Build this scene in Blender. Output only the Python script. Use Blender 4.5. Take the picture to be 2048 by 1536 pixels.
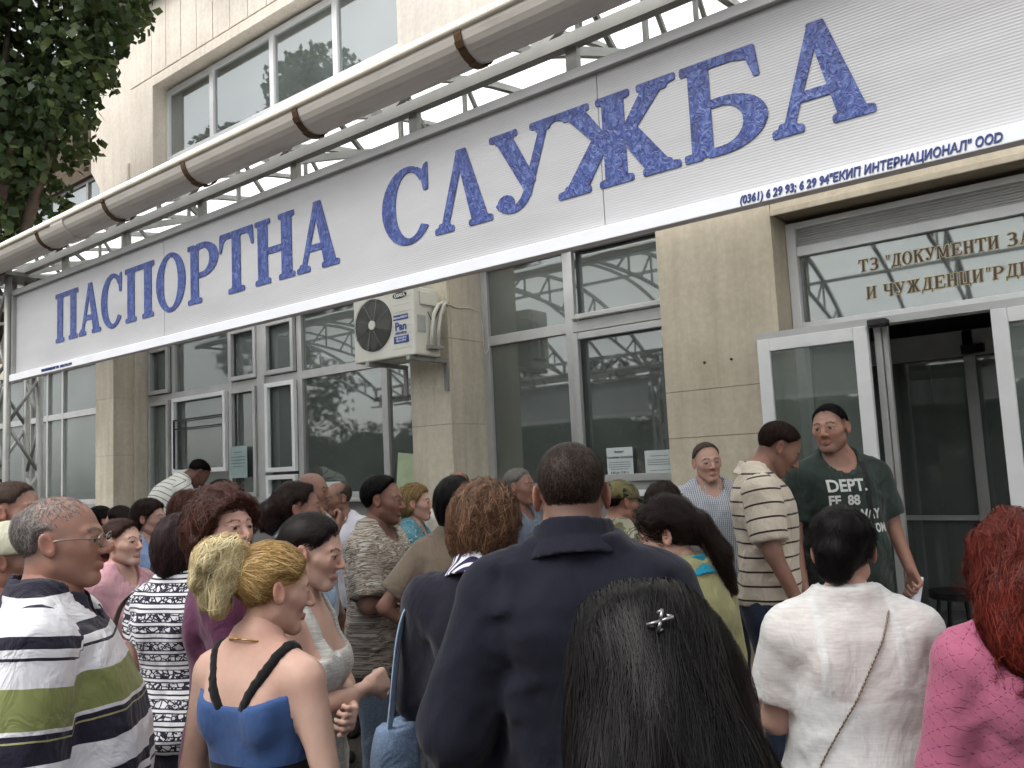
import bpy, bmesh, math, random
import numpy as np
from mathutils import Vector, Matrix, geometry
from mathutils.bvhtree import BVHTree
random.seed(7); RNG = np.random.default_rng(11)
for o in list(bpy.data.objects): bpy.data.objects.remove(o)
S = bpy.context.scene
COL = S.collection
R = math.radians
# ------------------------------------------------------------------ camera
cd = bpy.data.cameras.new('camera'); cam = bpy.data.objects.new('camera', cd); COL.objects.link(cam)
cd.sensor_width = 36.0; cd.lens = 1652.68/2048*36; cd.clip_start = 0.05; cd.clip_end = 2000
yaw, pitch, roll = R(37.547), R(5.704), R(2.7647)
Fv = Vector((-math.sin(yaw)*math.cos(pitch), math.cos(yaw)*math.cos(pitch), math.sin(pitch)))
R0 = Vector((math.cos(yaw), math.sin(yaw), 0)); U0 = R0.cross(Fv)
Rv = R0*math.cos(roll)-U0*math.sin(roll); Uv = R0*math.sin(roll)+U0*math.cos(roll)
M = Matrix((Rv, Uv, -Fv)).transposed().to_4x4(); M.translation = Vector((0, -5.2, 1.7))
cam.matrix_world = M; S.camera = cam
# ------------------------------------------------------------------ sky, sun, exposure (overcast)
SUN_EL, SUN_AZ = R(55), R(200)          # azimuth measured from +Y clockwise
w = bpy.data.worlds.new('World'); S.world = w; w.use_nodes = True
nt = w.node_tree; nt.nodes.clear()
sk = nt.nodes.new('ShaderNodeTexSky'); sk.sky_type = 'NISHITA'; sk.sun_disc = False
sk.sun_elevation = SUN_EL; sk.sun_rotation = SUN_AZ; sk.dust_density = 3.0; sk.air_density = 1.0
hs = nt.nodes.new('ShaderNodeHueSaturation'); hs.inputs['Saturation'].default_value = 0.16
bg = nt.nodes.new('ShaderNodeBackground'); bg.inputs['Strength'].default_value = 0.15
ow = nt.nodes.new('ShaderNodeOutputWorld')
nt.links.new(sk.outputs[0], hs.inputs['Color']); nt.links.new(hs.outputs[0], bg.inputs['Color']); nt.links.new(bg.outputs[0], ow.inputs['Surface'])
sl = bpy.data.lights.new('sun', 'SUN'); sl.energy = .8; sl.angle = R(40); sl.color = (1.0, 0.97, 0.92)
so = bpy.data.objects.new('sun', sl); COL.objects.link(so)
sd = Vector((math.sin(SUN_AZ)*math.cos(SUN_EL), math.cos(SUN_AZ)*math.cos(SUN_EL), math.sin(SUN_EL)))
so.rotation_euler = sd.to_track_quat('Z', 'Y').to_euler()
S.view_settings.view_transform = 'Standard'; S.view_settings.look = 'None'
S.view_settings.gamma = 1.0; S.view_settings.exposure = 0.9
S.render.engine = 'CYCLES'
try:
    S.cycles.max_bounces = 5; S.cycles.transparent_max_bounces = 10; S.cycles.transmission_bounces = 5; S.cycles.diffuse_bounces = 3; S.cycles.glossy_bounces = 3
    S.cycles.sample_clamp_indirect = 6.0
except Exception: pass
# ------------------------------------------------------------------ materials
def srgb(*c):
    return tuple(((v/255)/12.92 if v/255 <= .04045 else ((v/255+.055)/1.055)**2.4) for v in c)
MATS = {}
class NB:
    """small node helper"""
    def __init__(s, name):
        s.m = bpy.data.materials.new(name); s.m.use_nodes = True; s.t = s.m.node_tree; s.t.nodes.clear()
        s.out = s.n('OutputMaterial'); s.b = s.n('BsdfPrincipled'); s.l(s.b.outputs[0], s.out.inputs['Surface'])
    def n(s, k, **kw):
        x = s.t.nodes.new('ShaderNode'+k)
        for a, v in kw.items(): setattr(x, a, v)
        return x
    def l(s, a, b): s.t.links.new(a, b)
    def obj(s): return s.n('TexCoord').outputs['Object']
    def attr(s, nm, kind='Vector'): return s.n('Attribute', attribute_name=nm).outputs[kind]
    def mapping(s, v, scale=(1,1,1), loc=(0,0,0), rot=(0,0,0)):
        m = s.n('Mapping'); m.inputs['Scale'].default_value = scale; m.inputs['Location'].default_value = loc; m.inputs['Rotation'].default_value = rot
        s.l(v, m.inputs['Vector']); return m.outputs[0]
    def noise(s, v=None, scale=5, detail=4, rough=.55, dist=0, out='Fac'):
        m = s.n('TexNoise'); m.inputs['Scale'].default_value = scale; m.inputs['Detail'].default_value = detail
        m.inputs['Roughness'].default_value = rough; m.inputs['Distortion'].default_value = dist
        if v is not None: s.l(v, m.inputs['Vector'])
        return m.outputs[out]
    def ramp(s, f, stops, interp='LINEAR'):
        r = s.n('ValToRGB'); cr = r.color_ramp; cr.interpolation = interp
        while len(cr.elements) > 1: cr.elements.remove(cr.elements[-1])
        cr.elements[0].position = stops[0][0]; cr.elements[0].color = (*stops[0][1], 1) if len(stops[0][1]) == 3 else stops[0][1]
        for p, c in stops[1:]:
            e = cr.elements.new(p); e.color = (*c, 1) if len(c) == 3 else c
        s.l(f, r.inputs[0]); return r.outputs[0]
    def mix(s, f, a, b, mode='MIX'):
        m = s.n('MixRGB', blend_type=mode)
        for i, v in ((0, f), (1, a), (2, b)):
            if hasattr(v, 'links') or hasattr(v, 'is_linked'): s.l(v, m.inputs[i])
            elif i == 0: m.inputs[0].default_value = v
            else: m.inputs[i].default_value = (*v, 1) if len(v) == 3 else v
        return m.outputs[0]
    def math(s, op, a, b=0.0, c=None):
        m = s.n('Math', operation=op)
        for i, v in enumerate((a, b) if c is None else (a, b, c)):
            if hasattr(v, 'is_linked'): s.l(v, m.inputs[i])
            else: m.inputs[i].default_value = v
        return m.outputs[0]
    def bump(s, h, strength=.3, dist=.01, prev=None):
        b = s.n('Bump'); b.inputs['Strength'].default_value = strength; b.inputs['Distance'].default_value = dist
        s.l(h, b.inputs['Height'])
        if prev is not None: s.l(prev, b.inputs['Normal'])
        s.l(b.outputs[0], s.b.inputs['Normal']); return b.outputs[0]
    def col(s, c):
        if hasattr(c, 'is_linked'): s.l(c, s.b.inputs['Base Color'])
        else: s.b.inputs['Base Color'].default_value = (*c, 1)
    def set(s, **kw):
        for k, v in kw.items(): s.b.inputs[k.replace('_', ' ')].default_value = v
        return s
def simple(name, c, rough=.6, metal=0., var=.12, scale=8, bump=.0, bscale=60, spec=.4):
    if name in MATS: return MATS[name]
    b = NB(name); v = b.obj(); f = b.noise(v, scale, 5)
    lo = tuple(x*(1-var) for x in c); hi = tuple(min(1, x*(1+var)) for x in c)
    b.col(b.ramp(f, [(.3, lo), (.7, hi)])); b.set(Roughness=rough, Metallic=metal)
    b.b.inputs['Specular IOR Level'].default_value = spec
    if bump: b.bump(b.noise(v, bscale, 4), bump, .005)
    MATS[name] = b.m; return b.m
def streaked(name, c, dirt, amt=.5, rough=.8, bump=.25, speck=True):
    """stone / plaster with vertical run-off streaks and blotches"""
    if name in MATS: return MATS[name]
    b = NB(name); v = b.obj()
    s1 = b.noise(b.mapping(v, (5, 5, .5)), 2.2, 6, .65)
    s2 = b.noise(v, 1.7, 6, .6)
    s3 = b.noise(v, 24, 4, .7)
    f = b.math('MULTIPLY', b.math('ADD', b.math('MULTIPLY', s1, .6), b.math('MULTIPLY', s2, .6)), 1.0)
    base = b.ramp(s3, [(.3, tuple(x*.9 for x in c)), (.7, tuple(min(1, x*1.08) for x in c))])
    k = b.ramp(f, [(.52, (0, 0, 0)), (.85, (amt, amt, amt))])
    b.col(b.mix(k, base, dirt)); b.set(Roughness=rough); b.b.inputs['Specular IOR Level'].default_value = .25
    n1 = b.bump(b.noise(v, 55, 5, .7), bump, .006)
    MATS[name] = b.m; return b.m
def glass_mat(name, tint, ior=2.0, rough=0.03, dust_haze=.19):
    if name in MATS: return MATS[name]
    m = bpy.data.materials.new(name); m.use_nodes = True; t = m.node_tree; t.nodes.clear()
    o = t.nodes.new('ShaderNodeOutputMaterial'); mx = t.nodes.new('ShaderNodeMixShader'); fr = t.nodes.new('ShaderNodeFresnel'); fr.inputs['IOR'].default_value = ior
    tr = t.nodes.new('ShaderNodeBsdfTransparent'); tr.inputs[0].default_value = (*tint, 1)
    gl = t.nodes.new('ShaderNodeBsdfGlossy'); gl.inputs['Roughness'].default_value = rough; gl.inputs[0].default_value = (.93, .97, .95, 1)
    tc = t.nodes.new('ShaderNodeTexCoord'); nz = t.nodes.new('ShaderNodeTexNoise'); nz.inputs['Scale'].default_value = 1.1; nz.inputs['Detail'].default_value = 1
    bp = t.nodes.new('ShaderNodeBump'); bp.inputs['Strength'].default_value = .035; bp.inputs['Distance'].default_value = .05
    t.links.new(tc.outputs['Object'], nz.inputs['Vector']); t.links.new(nz.outputs[0], bp.inputs['Height']); t.links.new(bp.outputs[0], gl.inputs['Normal'])
    # dusty film: uneven diffuse layer, also painted haze that lifts the dark panes
    df = t.nodes.new('ShaderNodeBsdfDiffuse'); df.inputs[0].default_value = (.44, .50, .48, 1); m2 = t.nodes.new('ShaderNodeMixShader')
    n2 = t.nodes.new('ShaderNodeTexNoise'); n2.inputs['Scale'].default_value = 2.3; n2.inputs['Detail'].default_value = 6; rp = t.nodes.new('ShaderNodeMapRange'); rp.inputs[3].default_value = dust_haze*.6; rp.inputs[4].default_value = dust_haze*1.5
    t.links.new(tc.outputs['Object'], n2.inputs['Vector']); t.links.new(n2.outputs[0], rp.inputs[0]); t.links.new(rp.outputs[0], m2.inputs[0])
    t.links.new(fr.outputs[0], mx.inputs[0]); t.links.new(tr.outputs[0], m2.inputs[1]); t.links.new(df.outputs[0], m2.inputs[2]); t.links.new(m2.outputs[0], mx.inputs[1]); t.links.new(gl.outputs[0], mx.inputs[2]); t.links.new(mx.outputs[0], o.inputs[0])
    MATS[name] = m; return m
def poly_mat(name, c, trans, flute=0.0, rough=.35):
    """twin-wall polycarbonate: diffuse + translucent + gloss, flutes along X"""
    b = NB(name); v = b.obj()
    tl = b.n('BsdfTranslucent'); tl.inputs[0].default_value = (*[x*trans for x in c], 1)
    add = b.n('AddShader')
    f = b.noise(b.mapping(v, (.6, 3, 3)), 1.4, 6, .6)
    grime = b.ramp(f, [(.35, tuple(x*.80 for x in c)), (.62, c)])
    sep = b.n('SeparateXYZ'); b.l(v, sep.inputs[0])
    if flute:
        wv = b.math('SINE', b.math('MULTIPLY', sep.outputs['Z'], 2*math.pi/flute))
        b.bump(wv, .14, .002)
        ln = b.ramp(b.math('MULTIPLY', b.math('ADD', wv, 1), .5), [(0, (.95, .95, .95)), (.25, (1, 1, 1))])
        grime = b.mix(1.0, grime, ln, 'MULTIPLY')
    b.col(grime); b.set(Roughness=rough); b.b.inputs['Specular IOR Level'].default_value = .3
    b.l(b.b.outputs[0], add.inputs[0]); b.l(tl.outputs[0], add.inputs[1]); b.l(add.outputs[0], b.out.inputs[0])
    MATS[name] = b.m; return b.m
# ------------------------------------------------------------------ mesh helpers
def link(name, me, mat=None, parent=None, loc=None):
    o = bpy.data.objects.new(name, me); COL.objects.link(o)
    if mat is not None:
        me.materials.clear(); me.materials.append(mat)
    if parent is not None: o.parent = parent
    if loc is not None: o.location = loc
    return o
def tag(o, label=None, cat=None, group=None, kind=None):
    if label: o['label'] = label
    if cat: o['category'] = cat
    if group: o['group'] = group
    if kind: o['kind'] = kind
    return o
def empty(name, loc=(0, 0, 0), rz=0, parent=None):
    o = bpy.data.objects.new(name, None); COL.objects.link(o); o.location = loc; o.rotation_euler = (0, 0, rz)
    o.empty_display_size = .1
    if parent is not None: o.parent = parent
    return o
class MB:
    def __init__(s): s.v = []; s.f = []
    def add(s, vs, fs):
        n = len(s.v); s.v += [tuple(x) for x in vs]; s.f += [tuple(i+n for i in f) for f in fs]; return s
    def box(s, x0, x1, y0, y1, z0, z1):
        return s.add([(x0,y0,z0),(x1,y0,z0),(x1,y1,z0),(x0,y1,z0),(x0,y0,z1),(x1,y0,z1),(x1,y1,z1),(x0,y1,z1)],
                     [(0,3,2,1),(4,5,6,7),(0,1,5,4),(1,2,6,5),(2,3,7,6),(3,0,4,7)])
    def bar(s, a, b, w, h=None, up=(0,0,1)):
        h = h or w; a = Vector(a); b = Vector(b); d = (b-a).normalized(); u = Vector(up)
        if abs(d.dot(u)) > .98: u = Vector((1, 0, 0))
        r = d.cross(u).normalized()*(w/2); q = r.normalized().cross(d).normalized()*(h/2)
        vs = [p+sx*r+sy*q for p in (a, b) for sx, sy in ((-1,-1),(1,-1),(1,1),(-1,1))]
        return s.add(vs, [(0,1,2,3),(7,6,5,4),(0,4,5,1),(1,5,6,2),(2,6,7,3),(3,7,4,0)])
    def tube(s, pts, r, n=8, cap=True):
        pts = [Vector(p) for p in pts]; rr = r if isinstance(r, (list, tuple)) else [r]*len(pts); base = len(s.v)
        ref = None
        for i, p in enumerate(pts):
            d = (pts[min(i+1, len(pts)-1)]-pts[max(i-1, 0)]).normalized()
            if ref is None:
                ref = d.orthogonal().normalized()
            ref = (ref-d*ref.dot(d)).normalized(); q = d.cross(ref)
            s.v += [tuple(p+(ref*math.cos(2*math.pi*k/n)+q*math.sin(2*math.pi*k/n))*rr[i]) for k in range(n)]
        for i in range(len(pts)-1):
            for k in range(n):
                a = base+i*n+k; b = base+i*n+(k+1) % n; s.f.append((a, b, b+n, a+n))
        if cap:
            s.f.append(tuple(base+k for k in range(n))[::-1]); e = base+(len(pts)-1)*n; s.f.append(tuple(e+k for k in range(n)))
        return s
    def extrude(s, prof, x0, x1):
        """closed (y,z) profile swept along X"""
        n = len(prof); vs = [(x0, y, z) for y, z in prof]+[(x1, y, z) for y, z in prof]
        fs = [(i, (i+1) % n, (i+1) % n+n, i+n) for i in range(n)]+[tuple(range(n))[::-1], tuple(range(n, 2*n))]
        return s.add(vs, fs)
    def mesh(s, name, smooth=False):
        me = bpy.data.meshes.new(name); me.from_pydata(s.v, [], s.f); me.validate(); 
        bm = bmesh.new(); bm.from_mesh(me); bmesh.ops.recalc_face_normals(bm, faces=bm.faces); bm.to_mesh(me); bm.free()
        if smooth: me.polygons.foreach_set('use_smooth', [True]*len(me.polygons))
        return me
    def build(s, name, mat, parent=None, loc=None, smooth=False, bevel=0):
        o = link(name, s.mesh(name, smooth), mat, parent, loc)
        if bevel:
            m = o.modifiers.new('bevel', 'BEVEL'); m.width = bevel; m.segments = 2; m.limit_method = 'ANGLE'
        return o
def box(name, mat, parent, *a, bevel=0): return MB().box(*a).build(name, mat, parent, bevel=bevel)
# ------------------------------------------------------------------ serif glyphs (union of simple polygons in a unit box)
def _r(x0, x1, y0, y1): return [(x0, y0), (x1, y0), (x1, y1), (x0, y1)]
def _arc(cx, cy, ox, oy, ix, iy, a0, a1, icx=None, n=18):
    """ring sector as a list of quads"""
    icx = cx if icx is None else icx; P = []
    for k in range(n):
        t0 = R(a0+(a1-a0)*k/n); t1 = R(a0+(a1-a0)*(k+1)/n)
        P.append([(cx+ox*math.cos(t0), cy+oy*math.sin(t0)), (cx+ox*math.cos(t1), cy+oy*math.sin(t1)), (icx+ix*math.cos(t1), cy+iy*math.sin(t1)), (icx+ix*math.cos(t0), cy+iy*math.sin(t0))])
    return P
def _disc(cx, cy, rx, ry, n=14): return [(cx+rx*math.cos(2*math.pi*k/n), cy+ry*math.sin(2*math.pi*k/n)) for k in range(n)]
def _foot(xc, w=.36, y=0): return [[(xc-w/2, y), (xc+w/2, y), (xc+w/2, y+.045), (xc+w*.3, y+.06), (xc+w*.25, y+.10), (xc-w*.25, y+.10), (xc-w*.3, y+.06), (xc-w/2, y+.045)]]
def _head(xc, w=.36): return [[(p[0], 1-p[1]) for p in q][::-1] for q in _foot(xc, w)]
GL = {}
GL['П'] = [_r(.09,.31,.02,.98), _r(.69,.91,.02,.98), _r(0,1,.935,1)] + _foot(.2) + _foot(.8)
GL['Н'] = [_r(.09,.31,.02,.98), _r(.69,.91,.02,.98), _r(.3,.7,.46,.53)] + _foot(.2)+_foot(.8)+_head(.2)+_head(.8)
GL['А'] = [[(.11,.03),(.19,.03),(.55,.99),(.44,.99)], [(.43,1),(.58,1),(.93,.03),(.68,.03)], _r(.24,.72,.29,.355)] + _foot(.15,.3) + _foot(.81,.38)
GL['Л'] = [[(.11,.03),(.21,.03),(.55,.99),(.44,.99)], [(.43,1),(.58,1),(.93,.03),(.68,.03)]] + _foot(.16,.32) + _foot(.81,.38)
GL['О'] = _arc(.5,.5,.5,.52,.28,.475,0,360,n=30)
GL['С'] = _arc(.53,.5,.53,.52,.32,.47,42,318,icx=.57,n=26) + [[(.88,.66),(.945,.66),(.945,1.0),(.90,.98),(.83,.86)]]
GL['Р'] = [_r(.10,.33,.02,.98), _r(.3,.48,.93,1), _r(.3,.48,.43,.49)] + _arc(.47,.715,.52,.285,.27,.225,-90,90) + _foot(.22,.44) + [_r(0,.2,.945,1)]
GL['Т'] = [_r(.39,.61,.02,.98), _r(.02,.98,.935,1), [(0,.72),(.035,.72),(.10,.88),(.2,.94),(.2,.98),(.02,1)], [(1,.72),(.98,1),(.8,.98),(.8,.94),(.90,.88),(.965,.72)]] + _foot(.5,.46)
GL['У'] = [[(.07,.97),(.31,.97),(.66,.33),(.52,.22)], [(.80,.97),(.89,.97),(.58,.16),(.49,.2)], _disc(.2,.13,.12,.09)] + _arc(.30,.28,.30,.27,.20,.21,215,335) + _head(.2,.42) + _head(.82,.36)
GL['Ж'] = [_r(.42,.58,.02,.98), [(.08,.97),(.24,.97),(.46,.5),(.40,.44)], [(.92,.97),(.60,.44),(.54,.5),(.76,.97)],
           [(.06,.03),(.24,.03),(.46,.52),(.34,.6)], [(.94,.03),(.66,.6),(.54,.52),(.76,.03)]] + _foot(.5,.26)+_head(.5,.26)+_foot(.14,.27)+_foot(.86,.27)+_head(.15,.28)+_head(.85,.28)
GL['Б'] = [_r(.10,.33,.02,.98), _r(.0,.9,.935,1), [(.90,.70),(.94,.70),(.90,1),(.6,.98),(.6,.94),(.82,.9)], _r(.3,.48,.51,.57), _r(.3,.48,0,.055), _r(0,.2,0,.055)] + _arc(.47,.285,.53,.285,.28,.225,-90,90)
GL['И'] = [_r(.09,.31,.02,.98), _r(.69,.91,.02,.98), [(.28,.12),(.28,.24),(.72,.88),(.72,.76)]] + _foot(.2)+_foot(.8)+_head(.2)+_head(.8)
GL['Ц'] = [_r(.09,.31,.02,.98), _r(.65,.86,.02,.98), _r(.1,.98,0,.07), [(.9,.05),(1,.05),(1,-.2),(.95,-.2)]] + _head(.2)+_head(.75)
GL['Я'] = [[(1-x, y) for x, y in q][::-1] for q in GL['Р'][:3]] + [[(1-x, y) for x, y in q][::-1] for q in _arc(.47,.715,.52,.285,.27,.225,-90,90)] + _foot(.8,.4) + [[(.02,.0),(.26,.0),(.6,.46),(.42,.46)]]
GL['З'] = _arc(.45,.74,.45,.28,.2,.22,-70,140) + _arc(.45,.28,.53,.3,.27,.24,-140,80) + [_r(.3,.5,.47,.54)]
GL['Д'] = [[(.16,.06),(.26,.06),(.5,.98),(.38,.98)], _r(.64,.86,.05,.98), _r(.25,.98,.94,1), _r(.02,1,.0,.075), [(.02,.05),(.1,.05),(.06,-.2),(.02,-.2)], [(.9,.05),(1,.05),(1,-.2),(.96,-.2)]]
GL['К'] = [_r(.09,.31,.02,.98), [(.28,.44),(.28,.56),(.82,.98),(.93,.98)], [(.42,.58),(.56,.66),(.96,.03),(.70,.03)]] + _foot(.2)+_head(.2)+_foot(.83,.34)+_head(.84,.3)
GL['М'] = [_r(.06,.16,.02,.98), _r(.74,.94,.02,.98), [(.08,.98),(.26,.98),(.56,.2),(.46,.1)], [(.46,.1),(.56,.1),(.92,.98),(.76,.98)]] + _foot(.12,.24)+_foot(.84,.3)
GL['Е'] = [_r(.12,.36,.02,.98), _r(0,.92,.93,1), _r(0,.95,0,.07), _r(.3,.66,.46,.53), [(.86,.98),(.92,.98),(.92,.72),(.88,.72)], [(.88,.02),(.95,.02),(1,.3),(.95,.3)], _r(.62,.68,.36,.63)]
GL['Ч'] = [_r(.67,.89,.02,.98), _r(.09,.31,.5,.98), _r(.3,.7,.40,.48)] + _arc(.33,.62,.24,.22,.02,.14,180,270) + _foot(.78)+_head(.78)+_head(.2)
GL['В'] = [_r(.10,.33,.02,.98), _r(.0,.45,.93,1), _r(0,.45,0,.06), _r(.3,.5,.48,.54)] + _arc(.43,.745,.42,.255,.2,.2,-90,90) + _arc(.45,.27,.53,.275,.28,.215,-90,90)
GL['"'] = [[(.15,1),(.4,1),(.3,.68),(.22,.68)], [(.6,1),(.85,1),(.75,.68),(.67,.68)]]
GL['-'] = [_r(.1,.9,.4,.5)]
def glyph_mesh(name, ch, w, h, thick, grow=0, shear=0):
    polys = [[(x*w+shear*y*h, y*h) for x, y in q] for q in GL[ch]]
    if grow:
        base = polys; polys = []
        for k in range(8):
            dx, dy = grow*math.cos(k*math.pi/4), grow*math.sin(k*math.pi/4)
            polys += [[(x+dx, y+dy) for x, y in q] for q in base]
    vs, fs = [], []
    for q in polys:
        a = sum(q[i][0]*q[(i+1) % len(q)][1]-q[(i+1) % len(q)][0]*q[i][1] for i in range(len(q)))
        if abs(a) < 1e-12: continue
        if a < 0: q = q[::-1]
        n = len(vs); vs += [Vector(p) for p in q]; fs.append(list(range(n, n+len(q))))
    ov, oe, of, _a, _b, src = geometry.delaunay_2d_cdt(vs, [], fs, 0, 1e-5)
    of = [f for f, q in zip(of, src) if q]
    mb = MB(); n = len(ov)
    mb.v = [(p.x, -thick, p.y) for p in ov]+[(p.x, 0, p.y) for p in ov]
    cnt = {}
    for f in of:
        mb.f.append(tuple(f)); mb.f.append(tuple(i+n for i in f)[::-1])
        for i in range(len(f)):
            e = (f[i], f[(i+1) % len(f)]); cnt[e] = 1
    for (a, b) in cnt:
        if (b, a) not in cnt: mb.f.append((a, a+n, b+n, b))
    me = bpy.data.meshes.new(name); me.from_pydata(mb.v, [], mb.f); me.validate(); return me
def text_obj(name, body, size, mat, parent, loc, rot=(R(90), 0, 0), shear=0, offset=0, extr=.0008, align='LEFT', xs=1.0):
    cu = bpy.data.curves.new(name, 'FONT'); cu.body = body; cu.size = size; cu.shear = shear; cu.offset = offset; cu.extrude = extr; cu.align_x = align; cu.resolution_u = 3
    tmp = bpy.data.objects.new('tmp', cu); COL.objects.link(tmp)
    dg = bpy.context.evaluated_depsgraph_get(); me = bpy.data.meshes.new_from_object(tmp.evaluated_get(dg)); me.name = name
    bpy.data.objects.remove(tmp)
    o = link(name, me, mat, parent); o.location = loc; o.rotation_euler = rot; o.scale = (xs, 1, 1); return o
# ================================================================== SETTING
stone = streaked('travertine', srgb(206, 198, 180), srgb(134, 122, 102), .55, .75, .2)
stone_warm = streaked('travertine_warm', srgb(204, 194, 174), srgb(142, 128, 106), .5, .75, .2)
plaster = streaked('pale_plaster', srgb(236, 226, 212), srgb(172, 160, 142), .4, .85, .15)
plaster_white = streaked('white_plaster', srgb(212, 205, 194), srgb(160, 152, 140), .45, .85, .15)
joint = simple('dark_joint', srgb(150, 139, 120), .9)
alu = simple('grey_aluminium', srgb(178, 178, 177), .42, .2, .08, 6, .05, 90)
alu_dark = simple('dull_aluminium', srgb(146, 144, 142), .5, .2, .12, 5, .05, 90)
pvc = simple('white_frame', srgb(226, 227, 228), .4, 0, .05, 5)
glass = glass_mat('window_glass', (.62, .70, .68), 2.35)
glass_c = glass_mat('counter_glass', (.86, .92, .90), 1.75, dust_haze=.26)
glass_up = glass_mat('upper_glass', (.70, .78, .76), 3.0, dust_haze=.26)
blind_m = simple('blind_slats', srgb(226, 240, 235), .6, 0, .06, 30)
dark_room = simple('dark_room', srgb(150, 157, 150), .9, 0, .2, 3)
room_floor = simple('room_floor', srgb(126, 126, 120), .5, 0, .15, 3)
roofm = simple('dark_eave', srgb(52, 50, 48), .7, .1)
asphalt = NB('shaded_asphalt'); v = asphalt.obj()  # dark colour takes in the shade beneath the crowd
asphalt.col(asphalt.mix(asphalt.ramp(asphalt.noise(v, 1.2, 6), [(.4, (0, 0, 0)), (.65, (1, 1, 1))]), srgb(58, 52, 48), srgb(84, 76, 68)))
asphalt.set(Roughness=.85); asphalt.bump(asphalt.noise(v, 90, 4, .7), .6, .01); asphalt = asphalt.m
paving_m = streaked('pale_paving', srgb(196, 192, 182), srgb(110, 104, 96), .5, .8, .25)

mb = MB(); N = 24
for i in range(N+1):
    for j in range(N+1):
        mb.v.append((-300+600*i/N, -300+600*j/N, 0))
for i in range(N):
    for j in range(N):
        a = i*(N+1)+j; mb.f.append((a, a+N+1, a+N+2, a+1))
tag(mb.build('ground', asphalt), kind='structure')
# raised paving in front of the entrance and a low step below the counters
pv = empty('entrance_paving', (0, 0, 0)); tag(pv, kind='structure')
box('step_core', joint, pv, -2.62, 2.6, -2.0, -.02, .0, .142)
nx, ny = 9, 4
for i in range(nx):
    for j in range(ny):
        x0 = -2.62+5.22*i/nx; y0 = -2.0+1.98*j/ny
        box('paving_slab', paving_m, pv, x0+.004, x0+5.22/nx-.004, y0+.004, y0+1.98/ny-.004, .1425, .15+.002*random.random(), bevel=.003)
st = box('kerb_step', paving_m, None, -13, -2.63, -.95, -.02, .0, .15, bevel=.008); tag(st, kind='structure')

# ---------------------------------------------------------------- the office building
B = empty('office_building', (-4, .5, 0)); tag(B, 'pale stone office building with glazed ground floor and grooved upper storey', 'building')
BO = Vector((-4, .5, 0))
def bpart(name, mat, *a, bevel=0, parent=None):
    m = MB().box(*a); m.v = [tuple(Vector(p)-BO) for p in m.v]
    return m.build(name, mat, parent or B, bevel=bevel)
def bmb(name, m, mat, parent=None, smooth=False, bevel=0):
    m.v = [tuple(Vector(p)-BO) for p in m.v]; return m.build(name, mat, parent or B, smooth=smooth, bevel=bevel)
def slab_wall(x0, x1, yf, z0, z1, courses, cols, mat, t=.03):
    """a stone clad wall: core plus single slabs with open joints; courses = list of z joints"""
    zs = [z0]+courses+[z1]
    for a, b in zip(zs[:-1], zs[1:]):
        for c in range(cols):
            xa = x0+(x1-x0)*c/cols; xb = x0+(x1-x0)*(c+1)/cols
            bpart('stone_slab', mat, xa+.0015, xb-.0015, yf-.001*random.random(), yf+t, a+.0015, b-.0015, bevel=.002)
# pillars (front at y -0.45)
def pillar(x0, x1, yf=-.45, z1=3.5):
    bpart('pillar', joint, x0+.012, x1-.012, yf+.012, .1, 0, z1)
    zs = [0, .75, 1.42, 2.05, 2.72, z1]
    for a, b in zip(zs[:-1], zs[1:]):
        bpart('stone_slab', stone, x0, x1-.003, yf, yf+.03, a+.0015, b-.0015, bevel=.003)
        bpart('stone_slab', stone, x1-.03, x1, yf+.032, .0, a+.0015, b-.0015, bevel=.003)
        bpart('stone_slab', stone, x0, x0+.03, yf+.032, .0, a+.0015, b-.0015, bevel=.003)
for x0, x1 in ((-15.2, -14.8), (-9.93, -9.5), (-4.68, -4.25)): pillar(x0, x1)
# a slim vertical service strip beside the far pillar
bpart('pilaster', stone, -9.5, -9.44, -.22, .0, 0, 3.5, bevel=.004)
# wall between window and entrance
bpart('wall', joint, -2.49, -1.725, -.285, .3, 0, 3.6)
slab_wall(-2.5, -1.715, -.3, .15, 3.6, [.72, 1.28, 1.83, 2.13], 1, stone_warm)
slab_wall(-1.715, 2.4, -.3, 3.16, 3.6, [], 3, stone_warm)
bpart('wall', joint, -1.71, 2.4, -.265, .3, 3.17, 3.6)
for a, b in ((.15, 1.2), (1.2, 2.2), (2.2, 3.158)):
    bpart('stone_slab', stone_warm, -1.725, -1.7165, -.268, .0, a+.0015, b-.0015)
bpart('reveal_trim', stone_warm, -1.745, -1.712, -.318, -.301, .15, 3.18, bevel=.003)
bpart('reveal_trim', stone_warm, -1.711, 2.4, -.318, -.301, 3.14, 3.18, bevel=.003)
for xx in (-2.21, -2.03):
    m = MB().tube([(xx, -.303, 2.30), (xx, -.312, 2.30)], .008, 8); bmb('anchor_bolt', m, simple('rust', srgb(70, 48, 34), .8))
# right hand part of the building outside the frame
slab_wall(2.4, 5.2, -.3, .15, 3.6, [.9, 1.7, 2.5], 3, stone_warm); bpart('wall', joint, 2.41, 5.2, -.27, .3, 0, 3.6)
# spandrels below the windows, lintels above, and the wall that carries the canopy
for x0, x1 in ((-14.8, -9.93), (-9.44, -4.68), (-4.25, -2.5)):
    bpart('spandrel', alu_dark, x0, x1, -.03, .12, 0, 1.48)
    bpart('lintel', stone, x0, x1, -.12, .3, 3.36, 3.6)
bpart('wall', plaster, -9.87, 5.2, -.10, .3, 3.602, 5.0)
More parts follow.
